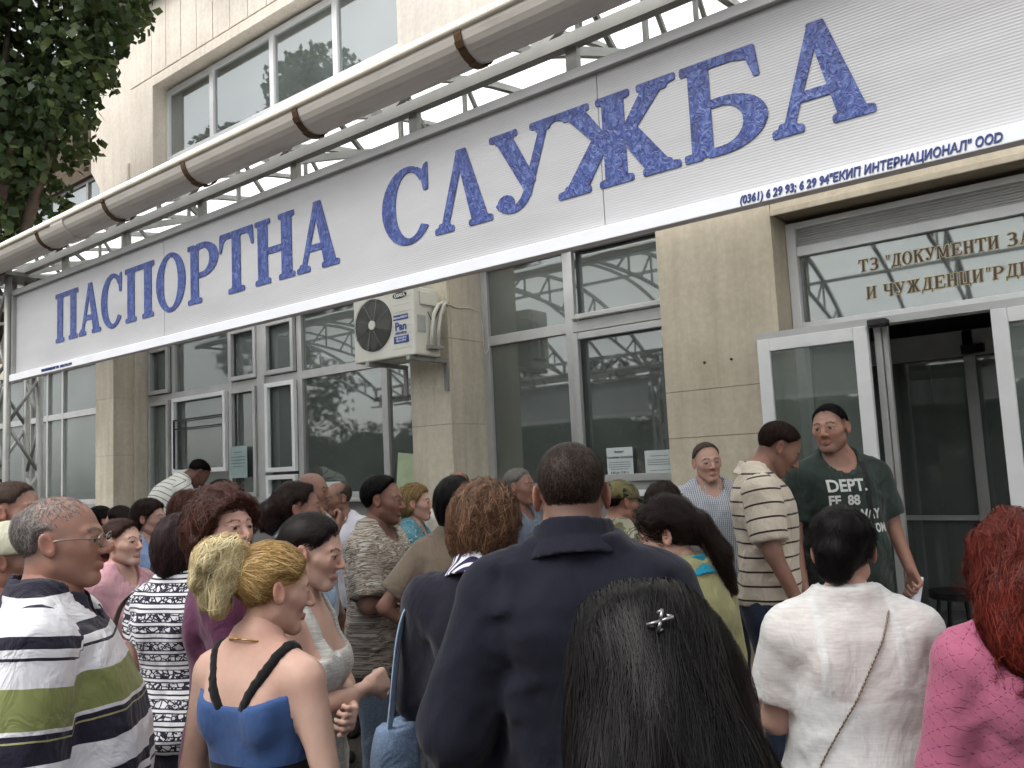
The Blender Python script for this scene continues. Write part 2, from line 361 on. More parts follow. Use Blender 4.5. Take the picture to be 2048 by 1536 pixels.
# ---- windows
def window(xs, z0, zt, z1, y=0.0, fw=.05, gm=None, fm=None, label=None, trans=True, skip=()):
    """xs: mullion centre lines; zt: transom height; returns the frame object"""
    m = MB(); yf, yb = y-.035, y+.035
    for i, x in enumerate(xs):
        wd = fw if 0 < i < len(xs)-1 else fw*.9
        m.box(x-wd/2, x+wd/2, yf, yb, z0, z1)
    for a, b in zip(xs[:-1], xs[1:]):
        for zz in ([z0+.03, zt, z1-.03] if trans else [z0+.03, z1-.03]):
            m.box(a+fw/2-.002, b-fw/2+.002, yf+.003, yb-.003, zz-.04 if zz == zt else zz-.03, zz+.04 if zz == zt else zz+.03)
    w_ = bmb('window', m, fm or alu, bevel=.003)
    if label: w_['label'] = label
    for i, (a, b) in enumerate(zip(xs[:-1], xs[1:])):
        for k, (p, q) in enumerate(((z0+.06, zt-.04), (zt+.04, z1-.06)) if trans else ((z0+.06, z1-.06),)):
            if (i, k) in skip: continue
            g = bpart('pane', gm[i] if isinstance(gm, list) else (gm or glass), a+fw/2, b-fw/2, y-.004, y+.004, p, q, parent=w_)
    return w_
def sash(w_, x0, x1, z0, z1, fm, y=-.05, t=.045):
    m = MB().box(x0, x0+t, y-.03, y+.012, z0, z1).box(x1-t, x1, y-.03, y+.012, z0, z1).box(x0+t, x1-t, y-.028, y+.012, z1-t, z1).box(x0+t, x1-t, y-.028, y+.012, z0, z0+t)
    return bmb('sash', m, fm, w_, bevel=.003)
def blind(w_, x0, x1, z0, z1, y=.07, pitch=.025):
    m = MB(); z = z0
    while z < z1:
        m.add([(x0, y-.010, z), (x1, y-.010, z), (x1, y+.012, z+.022), (x0, y+.012, z+.022)], [(0, 1, 2, 3)]); z += pitch
    o = bmb('blind', m, blind_m, w_); o['kind'] = 'stuff'; return o
W0 = window([-14.8, -13.6, -12.75, -12.2, -11.74, -9.95], 1.48, 2.68, 3.36, gm=glass_c)
blind(W0, -12.72, -12.23, 1.55, 3.3); blind(W0, -12.17, -11.77, 1.55, 3.3); blind(W0, -14.77, -12.78, 1.55, 3.3)
W1 = window([-9.44, -8.93, -7.80, -7.20, -6.62, -5.42, -4.66], 1.48, 2.70, 3.36, fw=.075, gm=[glass_c, glass_c, glass_c, glass_c, glass, glass])
bmb('mullion', MB().box(-7.29, -7.16, -.06, .05, 1.49, 3.35), alu, W1, bevel=.004)
sash(W1, -8.90, -7.84, 1.80, 2.665, pvc); sash(W1, -7.14, -6.66, 1.76, 2.665, pvc); sash(W1, -7.14, -6.66, 1.50, 1.73, pvc)
sash(W1, -7.76, -7.28, 2.75, 3.30, alu); sash(W1, -7.14, -6.66, 2.75, 3.30, alu); sash(W1, -9.42, -8.98, 2.75, 3.30, alu); sash(W1, -7.76, -7.30, 1.52, 2.66, alu); sash(W1, -9.42, -8.98, 1.52, 2.66, alu)
for a, b in ((-9.41, -8.97), (-8.87, -7.85), (-7.76, -7.28), (-7.13, -6.66)):
    blind(W1, a, b, 1.85 if a == -8.87 else 1.54, 3.3)
bmb('counter_bar', MB().box(-8.84, -7.90, -.09, -.07, 2.40, 2.415).box(-8.84, -7.90, -.09, -.07, 2.30, 2.312).box(-8.852, -8.84, -.09, -.07, 1.86, 2.415), simple('black_bar', srgb(30, 30, 30), .5), W1)
bmb('sill', MB().box(-9.44, -4.7, -.14, -.03, 1.455, 1.485), alu, W1, bevel=.004)
W2 = window([-4.22, -3.40, -2.49], 1.50, 2.72, 3.36, fw=.07)
sash(W2, -3.355, -2.53, 1.56, 2.665, alu, t=.05); sash(W2, -3.355, -2.53, 2.77, 3.32, alu, t=.035)
bmb('sill', MB().box(-4.22, -2.52, -.12, -.03, 1.455, 1.497), pvc, W2, bevel=.004)
# ---- entrance (recessed frame, header with shutter slats and lettering panel)
m = MB().box(-1.714, -1.655, -.06, .04, .15, 3.14).box(-1.655, 2.4, -.06, .04, 3.10, 3.139).box(-1.655, 2.4, -.05, .04, 2.925, 2.985).box(-1.655, 2.4, -.07, .06, 2.43, 2.50)
DR = bmb('entrance_frame', m, pvc, bevel=.004)
for k in range(7):
    z = 2.988+k*.016
    bmb('shutter_slat', MB().box(-1.652, 2.4, -.028+.003*(k % 2), -.006, z, z+.0145), alu, DR, bevel=.004)
bmb('header_pane', MB().box(-1.653, 2.4, -.012, -.004, 2.503, 2.922), glass_mat('header_glass', (.40, .42, .42), 2.6), DR)
def leaf(name, x0, x1, y, z0=.17, z1=2.385, t=.075):
    m = MB().box(x0, x0+t, y-.022, y+.022, z0, z1).box(x1-t, x1, y-.022, y+.022, z0, z1).box(x0+t, x1-t, y-.020, y+.020, z1-t, z1).box(x0+t, x1-t, y-.020, y+.020, z0, z0+t*1.3)
    o = bmb(name, m, pvc, bevel=.004)
    bmb('pane', MB().box(x0+t, x1-t, y-.004, y+.004, z0+t*1.3, z1-t), glass_mat('door_glass', (.80, .84, .82), 2.1), o); return o
L1 = leaf('sliding_door_leaf', -1.83, -1.20, -.365); L2 = leaf('sliding_door_leaf', -.60, .05, -.345)
bmb('roller_bracket', MB().box(-1.19, -1.09, -.42, -.33, 2.372, 2.412), simple('black_plastic', srgb(34, 33, 33), .45), L1, bevel=.008)
bmb('door_track', MB().box(-1.85, 2.4, -.335, -.305, 2.39, 2.43), alu, L1)
bmb('door_post', MB().box(-1.185, -1.15, -.30, -.26, .152, 2.41).box(-1.145, -1.12, -.28, -.24, .152, 2.41), alu, DR)
# lobby with an inner door
m = MB().box(-1.0, -.93, 1.3, 1.36, .152, 2.5).box(-.35, -.28, 1.3, 1.36, .152, 2.5).box(-1.714, 2.4, 1.3, 1.36, 2.32, 2.5).box(-1.71, -1.64, 1.3, 1.36, .152, 2.5)
ID = bmb('inner_door_frame', m, alu, bevel=.004)
bmb('pane', MB().box(-1.64, -1.0, 1.326, 1.332, .16, 2.32), glass_mat('inner_glass', (.55, .60, .58), 1.9, dust_haze=.25), ID)
bmb('pane', MB().box(-.28, 2.4, 1.326, 1.332, .16, 2.32), MATS['inner_glass'], ID)
bmb('pane', MB().box(-.93, -.35, 1.326, 1.332, .16, 2.32), MATS['inner_glass'], ID)
bmb('door_closer', MB().box(-1.0, -.86, 1.24, 1.299, 2.33, 2.39), MATS['black_plastic'], ID)
bmb('push_bar', MB().box(-1.64, -1.0, 1.28, 1.30, 1.18, 1.215).box(-.28, 2.4, 1.28, 1.30, 1.18, 1.215), alu, ID)
# interior rooms
bpart('room_floor', room_floor, -14.8, -1.73, .12, 4.0, .01, .15); bpart('room_floor', room_floor, -1.714, 5.2, .0, 4.0, .01, .149)
bpart('room_back_wall', dark_room, -14.8, 5.2, 4.0, 4.2, .15, 3.6); bpart('room_ceiling', simple('ceiling_tiles', srgb(120, 122, 118), .9), -14.8, 5.2, .31, 4.0, 3.37, 3.5)
for x in (-14.9, -9.6, -1.72, 5.1): bpart('room_partition', dark_room, x-.05 if x != -1.72 else -1.8, x+.05 if x != -1.72 else -1.72, .31, 3.999, .151, 3.369)
for lx in (-5.5, -3.2, -7.6):
    lampo = bmb('ceiling_lamp', MB().box(lx-.28, lx+.28, 1.9, 2.3, 3.30, 3.36), alu)
    lm = NB('lamp_tube'); lm.col((1, 1, .95)); lm.b.inputs['Emission Color'].default_value = (.9, 1, .95, 1); lm.b.inputs['Emission Strength'].default_value = 1.6
    mm = MB()
    for i in range(7):
        for j in range(4): mm.box(lx-.26+i*.075, lx-.26+i*.075+.05, 1.92+j*.095, 1.92+j*.095+.07, 3.292, 3.299)
    bmb('lamp_louvre', mm, lm.m, lampo)
# ---- upper storey
bpart('wall', plaster_white, -5.08, 5.2, -.05, .3, 5.0, 9.0)
bpart('wall', plaster, -9.87, -9.30, -.05, .3, 5.0, 6.62); bpart('wall', plaster, -9.295, -5.085, -.05, .3, 5.0, 5.2)
bpart('wall', plaster, -9.87, -5.085, -.05, .3, 6.62, 6.70)
bpart('wall', joint, -9.86, -5.085, -.03, .3, 6.70, 7.68)
xs = [-9.87, -9.34]+[-9.34+.333*k for k in range(1, 13)]+[-5.085]
for a, b in zip(xs[:-1], xs[1:]):
    if b-a > .02: bpart('cladding_panel', plaster, a+.006, b-.006, -.055-.003*random.random(), -.03, 6.712, 7.675, bevel=.004)
bpart('window_surround', plaster, -9.36, -9.285, -.075, -.051, 5.0, 6.66, bevel=.004); bpart('window_surround', plaster, -9.284, -5.09, -.075, -.051, 6.56, 6.66, bevel=.004)
UW = window([-9.26, -8.31, -7.16, -6.12, -5.11], 5.22, 5.66, 6.55, y=.14, fw=.075, gm=glass_up, fm=pvc)
blind(UW, -8.27, -7.2, 5.72, 6.5, y=.2); blind(UW, -6.08, -5.15, 5.72, 6.5, y=.2)
bpart('room_back_wall', dark_room, -9.8, 5.1, 2.0, 2.1, 5.0, 7.6); bpart('room_floor', dark_room, -9.8, 5.1, .31, 2.0, 4.9, 5.0)
bpart('eave', roofm, -9.98, -5.2, -.22, .4, 7.68, 7.80); bpart('roof_slab', roofm, -9.9, 5.2, .32, 8, 7.69, 7.8); bpart('eave', roofm, -8.15, -5.3, -.55, -.23, 7.72, 7.82)
bpart('building_mass', plaster, -9.87, 5.2, 4.21, 8, 0, 7.68)
# the lower wing at the left: stepped end wall with a corbel, shaded recessed windows
m = MB()
prof = [(-11.05, 5.95), (-11.05, 7.33), (-9.88, 7.33), (-9.88, 3.6), (-10.78, 3.6), (-10.78, 5.5), (-10.82, 5.68), (-10.92, 5.80)]
n = len(prof); m.add([(x, .02, z) for x, z in prof]+[(x, .45, z) for x, z in prof], [(i, (i+1) % n, (i+1) % n+n, i+n) for i in range(n)]+[tuple(range(n)), tuple(range(n, 2*n))[::-1]])
bmb('end_wall', m, plaster)
bpart('coping', roofm, -11.12, -9.9, -.02, .5, 7.335, 7.39)
bmb('downpipe', MB().tube([(-9.92, -.04, 5.0), (-9.92, -.04, 5.75)], .03, 8), plaster)
brown = simple('shaded_render', srgb(92, 78, 64), .9, 0, .2)  # dark brown holds the tree's shade over the wing in its colour
bpart('wall', brown, -18, -11.0, 1.0, 1.4, 3.6, 5.55); bpart('wall', brown, -18, -11.0, 1.0, 1.4, 6.72, 7.6); bpart('building_mass', brown, -18, -9.9, 4.21, 8, 0, 7.6)
WW = window([-17.6, -16.2, -14.8, -13.4, -12.3, -11.1], 5.55, 6.0, 6.72, y=1.1, fw=.07, gm=glass_up, fm=alu_dark, trans=False)
bpart('room_back_wall', dark_room, -18, -11, 2.6, 2.7, 5.3, 7.0); bpart('lower_roof', roofm, -18, -9.9, .31, 1.0, 3.6, 3.7)

# ---------------------------------------------------------------- canopy: vaulted roof on a steel truss
steel = simple('galvanised_steel', srgb(150, 150, 146), .5, .35, .14, 7, .1, 60)
steel_d = simple('dark_steel', srgb(118, 118, 114), .55, .3, .14, 7)
roofp = poly_mat('polycarbonate_roof', (.62, .63, .63), 1.25, 0.0, .3)
CA = empty('canopy', (-3, -2, 0)); tag(CA, 'vaulted translucent canopy with steel lattice ribs along the facade', 'canopy')
def cmb(name, m, mat, parent=None, smooth=False, bevel=0):
    m.v = [tuple(Vector(p)-Vector((-3, -2, 0))) for p in m.v]; return m.build(name, mat, parent or CA, smooth=smooth, bevel=bevel)
XL, XR = -9.3, 2.3
def arch(t, off=0):      # t 0 front .. 1 back
    y = -3.45+t*2.95; z = 2.97+.40*t+.40*4*t*(1-t)*(1.05-.10*t)
    return y, z+off
cmb('chord', MB().bar((XL, -3.45, 2.795), (XR, -3.45, 2.795), .03, .034), steel)
cmb('chord', MB().bar((XL, -3.45, 2.965), (XR, -3.45, 2.965), .03, .03), steel)
cmb('chord', MB().bar((XL, -.5, 3.36), (XR, -.5, 3.36), .04, .04), steel)
cmb('chord', MB().bar((XL, -3.40, 2.69), (XR, -3.40, 2.69), .025, .025), steel)
x = XL+.05; k = 0
while x < XR-.3:
    cmb('strut', MB().bar((x, -3.45, 2.81), (x, -3.45, 2.952), .034, .026, (0, 1, 0)), steel)
    cmb('hanger', MB().bar((x+.10, -3.44, 2.70), (x+.10, -3.44, 2.779), .034, .02, (0, 1, 0)), steel)
    cmb('brace', MB().bar((x+.015, -3.452, 2.81), (x+.27, -3.452, 2.952), .02, .022, (0, 1, 0)), steel)
    cmb('brace', MB().bar((x+.56, -3.447, 2.81), (x+.30, -3.447, 2.952), .02, .022, (0, 1, 0)), steel_d)
    x += .575; k += 1
ribx = [XL+.05+1.15*i for i in range(11)]
for x in ribx:
    n = 14
    m = MB()
    pts = [(x, *arch(i/n)) for i in range(n+1)]
    for a, b in zip(pts[:-1], pts[1:]): m.bar(a, b, .03, .03, (1, 0, 0))
    cmb('arch_rib', m, steel)
    m = MB(); low = [(x, arch(i/n)[0], 2.80+.56*(i/n)+.16*4*(i/n)*(1-i/n)) for i in range(n+1)]
    for a, b in zip(low[:-1], low[1:]): m.bar(a, b, .026, .026, (1, 0, 0))
    cmb('lower_rib', m, steel)
    for i in range(1, n-1, 2):
        cmb('lattice_bar', MB().bar(pts[i], low[i], .016), steel_d); cmb('lattice_bar', MB().bar(pts[i], low[i+1], .016), steel_d)
for x in [a+.575 for a in ribx[:-1]]:
    m = MB(); n = 14; pts = [(x, *arch(i/n)) for i in range(n+1)]
    for a, b in zip(pts[:-1], pts[1:]): m.bar(a, b, .022, .03, (1, 0, 0))
    cmb('arch_rib', m, steel)
for t in (.22, .5, .78):
    y, z = arch(t, -.035); cmb('purlin', MB().bar((XL, y, z), (XR, y, z), .028, .028), steel)
for i in range(len(ribx)):
    x0 = ribx[i]-.05 if i == 0 else ribx[i]+.004; x1 = (ribx[i+1] if i+1 < len(ribx) else XR+.06)-.004
    n = 16; m = MB()
    prof = [arch(j/n, .024) for j in range(n+1)]+[arch(j/n, .032) for j in range(n, -1, -1)]
    cmb('roof_sheet', m.extrude(prof, x0, x1), roofp)
# front gutter
gm_ = NB('beige_gutter'); v = gm_.obj()
gm_.col(gm_.mix(gm_.ramp(gm_.noise(gm_.mapping(v, (1, 6, 6)), 3, 6, .65), [(.5, (0, 0, 0)), (.8, (.7, .7, .7))]), srgb(212, 206, 196), srgb(146, 136, 124)))
gm_.set(Roughness=.5); gm_.bump(gm_.noise(v, 40, 3), .1, .004); gm_ = gm_.m
G = empty('rain_gutter', (-2, -3.6, 2.8)); tag(G, 'long beige half-round rain gutter above the white sign', 'gutter')
def gmb(name, m, mat, smooth=False, bevel=0):
    m.v = [tuple(Vector(p)-Vector((-2, -3.6, 2.8))) for p in m.v]; return m.build(name, mat, G, smooth=smooth, bevel=bevel)
gy, gz, gr = -3.60, 2.815, .066
def gprof(r0, r1): 
    a = [(gy+r0*math.cos(R(t)), gz+r0*math.sin(R(t))) for t in range(178, 363, 14)]
    b = [(gy+r1*math.cos(R(t)), gz+r1*math.sin(R(t))) for t in range(360, 175, -14)]
    return a+[(gy+gr, gz+.03)]+[(gy+gr-.004, gz+.03)]+b
gmb('trough', MB().extrude(gprof(gr, gr-.004), XL, XR), gm_, smooth=False)
gmb('bead', MB().tube([(XL, gy-gr, gz+.004), (XR, gy-gr, gz+.004)], .009, 10), simple('pale_bead', srgb(214, 206, 190), .45), smooth=True)
rust = streaked('rusty_strap', srgb(104, 82, 60), srgb(60, 38, 24), .8, .85)
for bx in (-8.6, -7.4, -6.2, -5.1, -4.35, -3.74, -3.15, -2.58, -1.96, -1.3, -.7, -.1, .6, 1.4):
    m = MB(); r = gr+.004
    pts = [(bx, gy+r*math.cos(R(t)), gz+r*math.sin(R(t))) for t in range(176, 365, 14)]
    for a, b in zip(pts[:-1], pts[1:]): m.bar(a, b, .024, .005, (1, 0, 0)) if False else m.add([(bx-.012, a[1], a[2]), (bx+.012, a[1], a[2]), (bx+.012, b[1], b[2]), (bx-.012, b[1], b[2])], [(0, 1, 2, 3)])
    o = gmb('strap', m, rust); s_ = o.modifiers.new('thick', 'SOLIDIFY'); s_.thickness = .004; s_.offset = 1
gmb('pipe_joint', MB().extrude([(gy+.072*math.cos(R(t)), gz+.072*math.sin(R(t))) for t in range(178, 363, 14)]+[(gy+.067*math.cos(R(t)), gz+.067*math.sin(R(t))) for t in range(360, 175, -14)], -3.60, -3.49), gm_)
# lattice column carrying the canopy at the left end of the sign
def lattice(xc, yc, label, zt=2.78):
    e = empty('lattice_column', (xc, yc, 0)); tag(e, label, 'column', 'lattice columns of the canopy')
    cs = [(-.075, -.075), (.075, -.075), (.075, .075), (-.075, .075)]
    for cx, cy in cs: MB().tube([(cx, cy, 0), (cx, cy, zt)], .017, 10).build('tube', steel, e, smooth=True)
    for f in range(4):
        (ax, ay), (bx, by) = cs[f], cs[(f+1) % 4]; z = .1; d = 0
        while z < zt-.25:
            a = (ax, ay, z) if d % 2 == 0 else (bx, by, z); b = (bx, by, z+.24) if d % 2 == 0 else (ax, ay, z+.24)
            MB().tube([a, b], .009, 6).build('brace', steel, e, smooth=True); z += .24; d += 1
    MB().box(-.12, .12, -.12, .12, .0, .012).build('base_plate', steel, e)
    MB().box(-.10, .10, -.10, .10, zt-.02, zt).build('cap_plate', steel, e); return e
lattice(-4.47, -3.45, 'steel lattice column at the left end of the white sign')
lattice(2.2, -3.45, 'steel lattice column at the far right end of the canopy')
# ---------------------------------------------------------------- the fascia sign
signp = poly_mat('sign_polycarbonate', (.55, .55, .558), .27, .0065, .3)
blue = NB('blue_vinyl'); v = blue.obj()
wr = blue.noise(blue.mapping(v, (1, 1, .62), rot=(0, .5, 0)), 62, 3, .6, 1.6)
blue.col(blue.ramp(wr, [(.35, srgb(32, 47, 106)), (.52, srgb(52, 73, 144)), (.70, srgb(98, 120, 178))])); blue.set(Roughness=.38); blue.bump(wr, .7, .006); blue = blue.m
blue_ink = simple('blue_ink', srgb(52, 66, 128), .5)
SG = empty('fascia_sign', (-2, -3.5, 2.24)); tag(SG, 'long white sign with blue serif letters reading passport service', 'sign')
SO = Vector((-2, -3.5, 2.24))
def smb(name, m, mat, bevel=0):
    m.v = [tuple(Vector(p)-SO) for p in m.v]; return m.build(name, mat, SG, bevel=bevel)
SX0, SX1 = -4.375, 1.2
for a, b in ((SX0+.012, -3.0), (-2.997, -1.0), (-.997, SX1-.012)):
    smb('panel', MB().box(a, b, -3.500, -3.494, 2.262, 2.66), signp)
smb('top_rail', MB().box(SX0, SX1, -3.515, -3.46, 2.655, 2.682), simple('rail_alu', srgb(178, 178, 176), .45, .4), bevel=.002)
smb('bottom_rail', MB().box(SX0, SX1, -3.525, -3.493, 2.228, 2.262), simple('white_rail', srgb(236, 238, 242), .4, 0, .04), bevel=.002)
for x in (SX0, SX1-.012): smb('end_rail', MB().box(x, x+.012, -3.518, -3.462, 2.2625, 2.6545), MATS['rail_alu'])
SIGN = [('П', -3.93, -3.716), ('А', -3.700, -3.508), ('С', -3.500, -3.322), ('П', -3.296, -3.075), ('О', -3.052, -2.848), ('Р', -2.825, -2.628), ('Т', -2.617, -2.415), ('Н', -2.404, -2.185), ('А', -2.172, -1.968),
        ('С', -1.763, -1.568), ('Л', -1.550, -1.346), ('У', -1.338, -1.128), ('Ж', -1.126, -.790), ('Б', -.775, -.585), ('А', -.572, -.371)]
for ch, a, b in SIGN:
    o = link('letter', glyph_mesh('letter', ch, b-a, .218, .0016, .0038), blue, SG); o.location = Vector((a, -3.5012, 2.366))-SO
text_obj('phone_line', '(0361) 6 29 93; 6 29 94"ЕКИП ИНТЕРНАЦИОНАЛ" ООD', .0245, blue_ink, SG, Vector((-.650, -3.5262, 2.2345))-SO, shear=.2, offset=.0006, xs=.80)
text_obj('phone_line', '"ЕКИП ИНТЕРНАЦИОНАЛ" ООD    (0361) 6 29 93; 6 29 94', .0165, blue_ink, SG, Vector((-4.02, -3.5262, 2.2375))-SO, shear=.2, offset=.0002, xs=.70)
# second sign continuing out of frame to the left, seen only mirrored in the windows
S2 = empty('police_sign', (-6.6, -3.5, 2.24)); tag(S2, 'second white sign further along the canopy seen mirrored in the windows', 'sign')
MB().box(-1.95, 1.95, -.006, 0, .03, .42).build('panel', signp, S2); MB().box(-1.98, 1.98, -.03, .03, -.015, .03).build('bottom_rail', MATS['white_rail'], S2); MB().box(-1.98, 1.98, -.03, .03, .42, .445).build('top_rail', MATS['rail_alu'], S2)
for i, ch in enumerate('ПОЛИЦИЯ'):
    o = link('letter', glyph_mesh('letter', ch, .215, .218, .0016), blue, S2); o.location = (-.9+i*.25, -.0075, .125)
# lettering on the header pane
cream = simple('cream_outline', srgb(196, 186, 158), .6); brownv = simple('brown_letter', srgb(104, 84, 70), .6)
def header_line(txt, x, z, h, adv):
    for ch in txt:
        if ch == ' ': x += adv*.45; continue
        wdt = adv*(.5 if ch in '"-' else 1.15 if ch in 'ЖМ' else .92)
        for nm, gmat, gw, y in (('letter_outline', cream, .0045, -.0135), ('letter', brownv, 0, -.0155)):
            o = link(nm, glyph_mesh(nm, ch, wdt*.86, h, .001, gw, .04), gmat, DR); o.location = Vector((x, y, z))-BO
        x += wdt
header_line('ТЗ "ДОКУМЕНТИ ЗА САМОЛИЧНОСТ'.replace('САМОЛИЧНОСТ', 'САМО'), -1.305, 2.765, .072, .066)
header_line('И ЧУЖДЕНЦИ"РДВР -', -1.275, 2.595, .072, .070)

# ---------------------------------------------------------------- air conditioner
ac_m = simple('ac_casing', srgb(214, 212, 202), .45, 0, .05, 4); ac_dark = simple('ac_dark', srgb(48, 48, 46), .6); ac_grey = simple('ac_grille', srgb(120, 120, 116), .4, .3)
AC = empty('air_conditioner', (-4.55, -.7, 2.55)); tag(AC, 'white outdoor air conditioner unit on the pillar under the sign', 'air conditioner')
def amb(name, m, mat, parent=None, smooth=False, bevel=0):
    m.v = [tuple(Vector(p)-Vector((-4.55, -.7, 2.55))) for p in m.v]; return m.build(name, mat, parent or AC, smooth=smooth, bevel=bevel)
ax0, ax1, ay0, ay1, az0, az1 = -4.875, -4.215, -.86, -.585, 2.555, 3.07
amb('casing', MB().box(ax0, ax1, ay0, ay1, az0, az1), ac_m, bevel=.012)
fx, fz, fr = ax0+.225, az0+.275, .20
m = MB(); m.tube([(fx, ay0-.001, fz), (fx, ay0-.004, fz)], fr+.004, 40); amb('fan_opening', m, ac_dark)
for k in range(4):
    t0 = k*math.pi/2; m = MB()
    pts = [Vector((fx+rr*math.cos(t0+dt), ay0-.006, fz+rr*math.sin(t0+dt))) for rr, dt in ((.04, -.4), (.17, -.5), (.185, 0), (.15, .35), (.04, .4))]
    m.add(pts, [(0, 1, 2, 3, 4)]); amb('fan_blade', m, simple('fan_blade', srgb(80, 80, 76), .5))
m = MB()
for j in range(1, 19):
    rr = fr*j/18+.002
    pts = [(fx+rr*math.cos(2*math.pi*i/32), ay0-.014, fz+rr*math.sin(2*math.pi*i/32)) for i in range(33)]
    m.tube(pts, .0018, 4, cap=False)
for i in range(8): m.bar((fx+.035*math.cos(i*math.pi/4+.2), ay0-.017, fz+.035*math.sin(i*math.pi/4+.2)), (fx+fr*math.cos(i*math.pi/4+.5), ay0-.017, fz+fr*math.sin(i*math.pi/4+.5)), .005, .004)
amb('fan_grille', m, ac_grey)
amb('hub_cap', MB().tube([(fx, ay0-.008, fz), (fx, ay0-.022, fz)], .035, 20), ac_m)
m = MB()
for k in range(8): m.box(ax0+.44, ax1-.03, ay0-.0015, ay0+.001, az0+.06+k*.055, az0+.063+k*.055)
amb('casing_ribs', m, simple('rib_grey', srgb(180, 178, 170), .5))
amb('brand_plate', MB().add([(ax0+.52+.075*math.cos(2*math.pi*i/24), ay0-.003, az1-.052+.026*math.sin(2*math.pi*i/24)) for i in range(24)], [tuple(range(24))]), simple('black_badge', srgb(36, 34, 34), .4))
white_ink = simple('white_ink', srgb(226, 226, 222), .6, 0, .03)
def actext(n_, s, size, mat, x, z, xs=1, off=.0004, y=None): text_obj(n_, s, size, mat, AC, Vector((x, (ay0-.0045) if y is None else y, z))-Vector((-4.55, -.7, 2.55)), offset=off, xs=xs, align='CENTER')
actext('badge_text', 'OSAKA', .036, white_ink, ax0+.52, az1-.064, .95, .0012)
amb('sticker', MB().box(ax0+.445, ax0+.60, ay0-.0035, ay0-.002, az0+.275, az0+.315), simple('blue_sticker', srgb(50, 72, 150), .5)); amb('sticker', MB().box(ax0+.445, ax0+.60, ay0-.0035, ay0-.002, az0+.10, az0+.155), MATS['blue_sticker'])
actext('sticker_text', 'Монтаж РЕМОНТ', .021, white_ink, ax0+.522, az0+.287, .85); actext('sticker_text', 'Pan', .085, MATS['blue_sticker'], ax0+.522, az0+.20, 1, .0022); actext('sticker_text', 'service', .036, MATS['blue_sticker'], ax0+.522, az0+.168, 1.15, .0008)
actext('sticker_text', '088 630 58 91\n0361 6 29 93', .02, white_ink, ax0+.522, az0+.132, .95)
amb('side_cover', MB().box(ax1+.001, ax1+.018, ay0+.06, ay1-.03, az0+.38, az0+.48), ac_m, bevel=.004); amb('data_plate', MB().box(ax1+.001, ax1+.003, ay0+.03, ay0+.12, az0+.17, az0+.30), simple('plate_grey', srgb(170, 172, 172), .5))
amb('handle_recess', MB().box(ax1+.001, ax1+.004, ay0+.08, ay0+.17, az0+.41, az0+.435), ac_dark); amb('valve_block', MB().box(ax1+.001, ax1+.05, ay1-.16, ay1-.02, az0+.05, az0+.075), alu_dark)
lag = simple('pipe_lagging', srgb(206, 204, 196), .8, 0, .1, 20, .3, 40)
for dy in (0, .07):
    pts = [(ax1+.03, ay1-.13+dy, az0+.07), (ax1+.035, ay1-.125+dy, az0+.2), (ax1+.04, ay1-.10+dy, az0+.32), (ax1+.04, ay1-.05+dy*.8, az0+.39), (ax1+.02, ay1+.03+dy*.3, az0+.42), (ax1-.02, ay1+.12, az0+.42)]
    amb('insulated_pipe', MB().tube(pts, .0155, 10), lag, smooth=True)
amb('wire', MB().tube([(ax1+.01, ay0+.14, az0+.33), (ax1+.03, ay0+.15, az0+.27), (ax1+.045, ay1-.12, az0+.24), (ax1+.05, ay1-.06, az0+.34), (ax1+.03, ay1+.0, az0+.40)], .004, 6), ac_dark, smooth=True)
for bx in (ax0+.16, ax1-.06): amb('bracket', MB().box(bx-.02, bx+.02, ay0-.02, -.452, az0-.035, az0-.004).box(bx-.018, bx+.018, -.475, -.452, az0-.25, az0-.036), alu_dark, bevel=.003)
amb('foot_rail', MB().box(ax0+.03, ax1-.02, ay0+.02, ay0+.06, az0-.003, az0+.004), alu_dark)
cab = MB().tube([(-4.235, -.46, 2.985), (-4.25, -.458, 2.99), (-4.242, -.35, 2.965), (-4.242, -.2, 2.985), (-4.235, -.08, 2.97), (-4.225, -.06, 2.85), (-4.222, -.06, 2.66), (-4.205, -.06, 2.62), (-4.17, -.06, 2.65), (-4.165, -.06, 2.69)], .005, 6).build('cable', lag, smooth=True)
tag(cab, 'thin pale cable looping from the air conditioner to the window', 'cable')
# paper notices taped inside the window
paper = simple('paper', srgb(206, 214, 214), .8, 0, .03); ink = simple('grey_ink', srgb(74, 78, 84), .8)
def notice(x0, x1, z0, z1, y, label, lines, mat=None, tilt=0, heads=()):
    e = empty('paper_notice', ((x0+x1)/2, y, z0)); e.rotation_euler = (0, tilt, 0); tag(e, label, 'notice')
    wd = x1-x0; h = z1-z0; m = MB(); n = 6
    for i in range(n+1):
        t = i/n
        for j in (0, 1): m.v.append((-wd/2+wd*t, -.002-.004*math.sin(t*3.1), j*h))
    for i in range(n): m.f.append((2*i, 2*i+2, 2*i+3, 2*i+1))
    o = m.build('sheet', mat or paper, e); s_ = o.modifiers.new('thick', 'SOLIDIFY'); s_.thickness = .0006
    for k, (f, w_) in enumerate(lines):
        m = MB(); rr = random.Random(k*7+3); xx = -wd*w_/2
        while xx < wd*w_/2:
            l = wd*(.03+.06*rr.random()); m.box(xx, min(xx+l, wd*w_/2), -.0085, -.008, h*f, h*f+h*.02); xx += l+wd*.015
        m.build('text_line', ink, e)
    for f, s in heads: text_obj('heading', s, h*.11, ink, e, (0, -.009, h*f), offset=.0002, align='CENTER')
    return e
notice(-3.14, -2.925, 1.60, 1.80, -.03, 'white notice with printed heading in the window left of the stone wall', [(.46, .8), (.38, .84), (.30, .84), (.22, .7)], heads=((.82, 'Важно!'), (.62, 'Уважаеми граждани'), (.07, '8.00 до 17.00 ч.')))
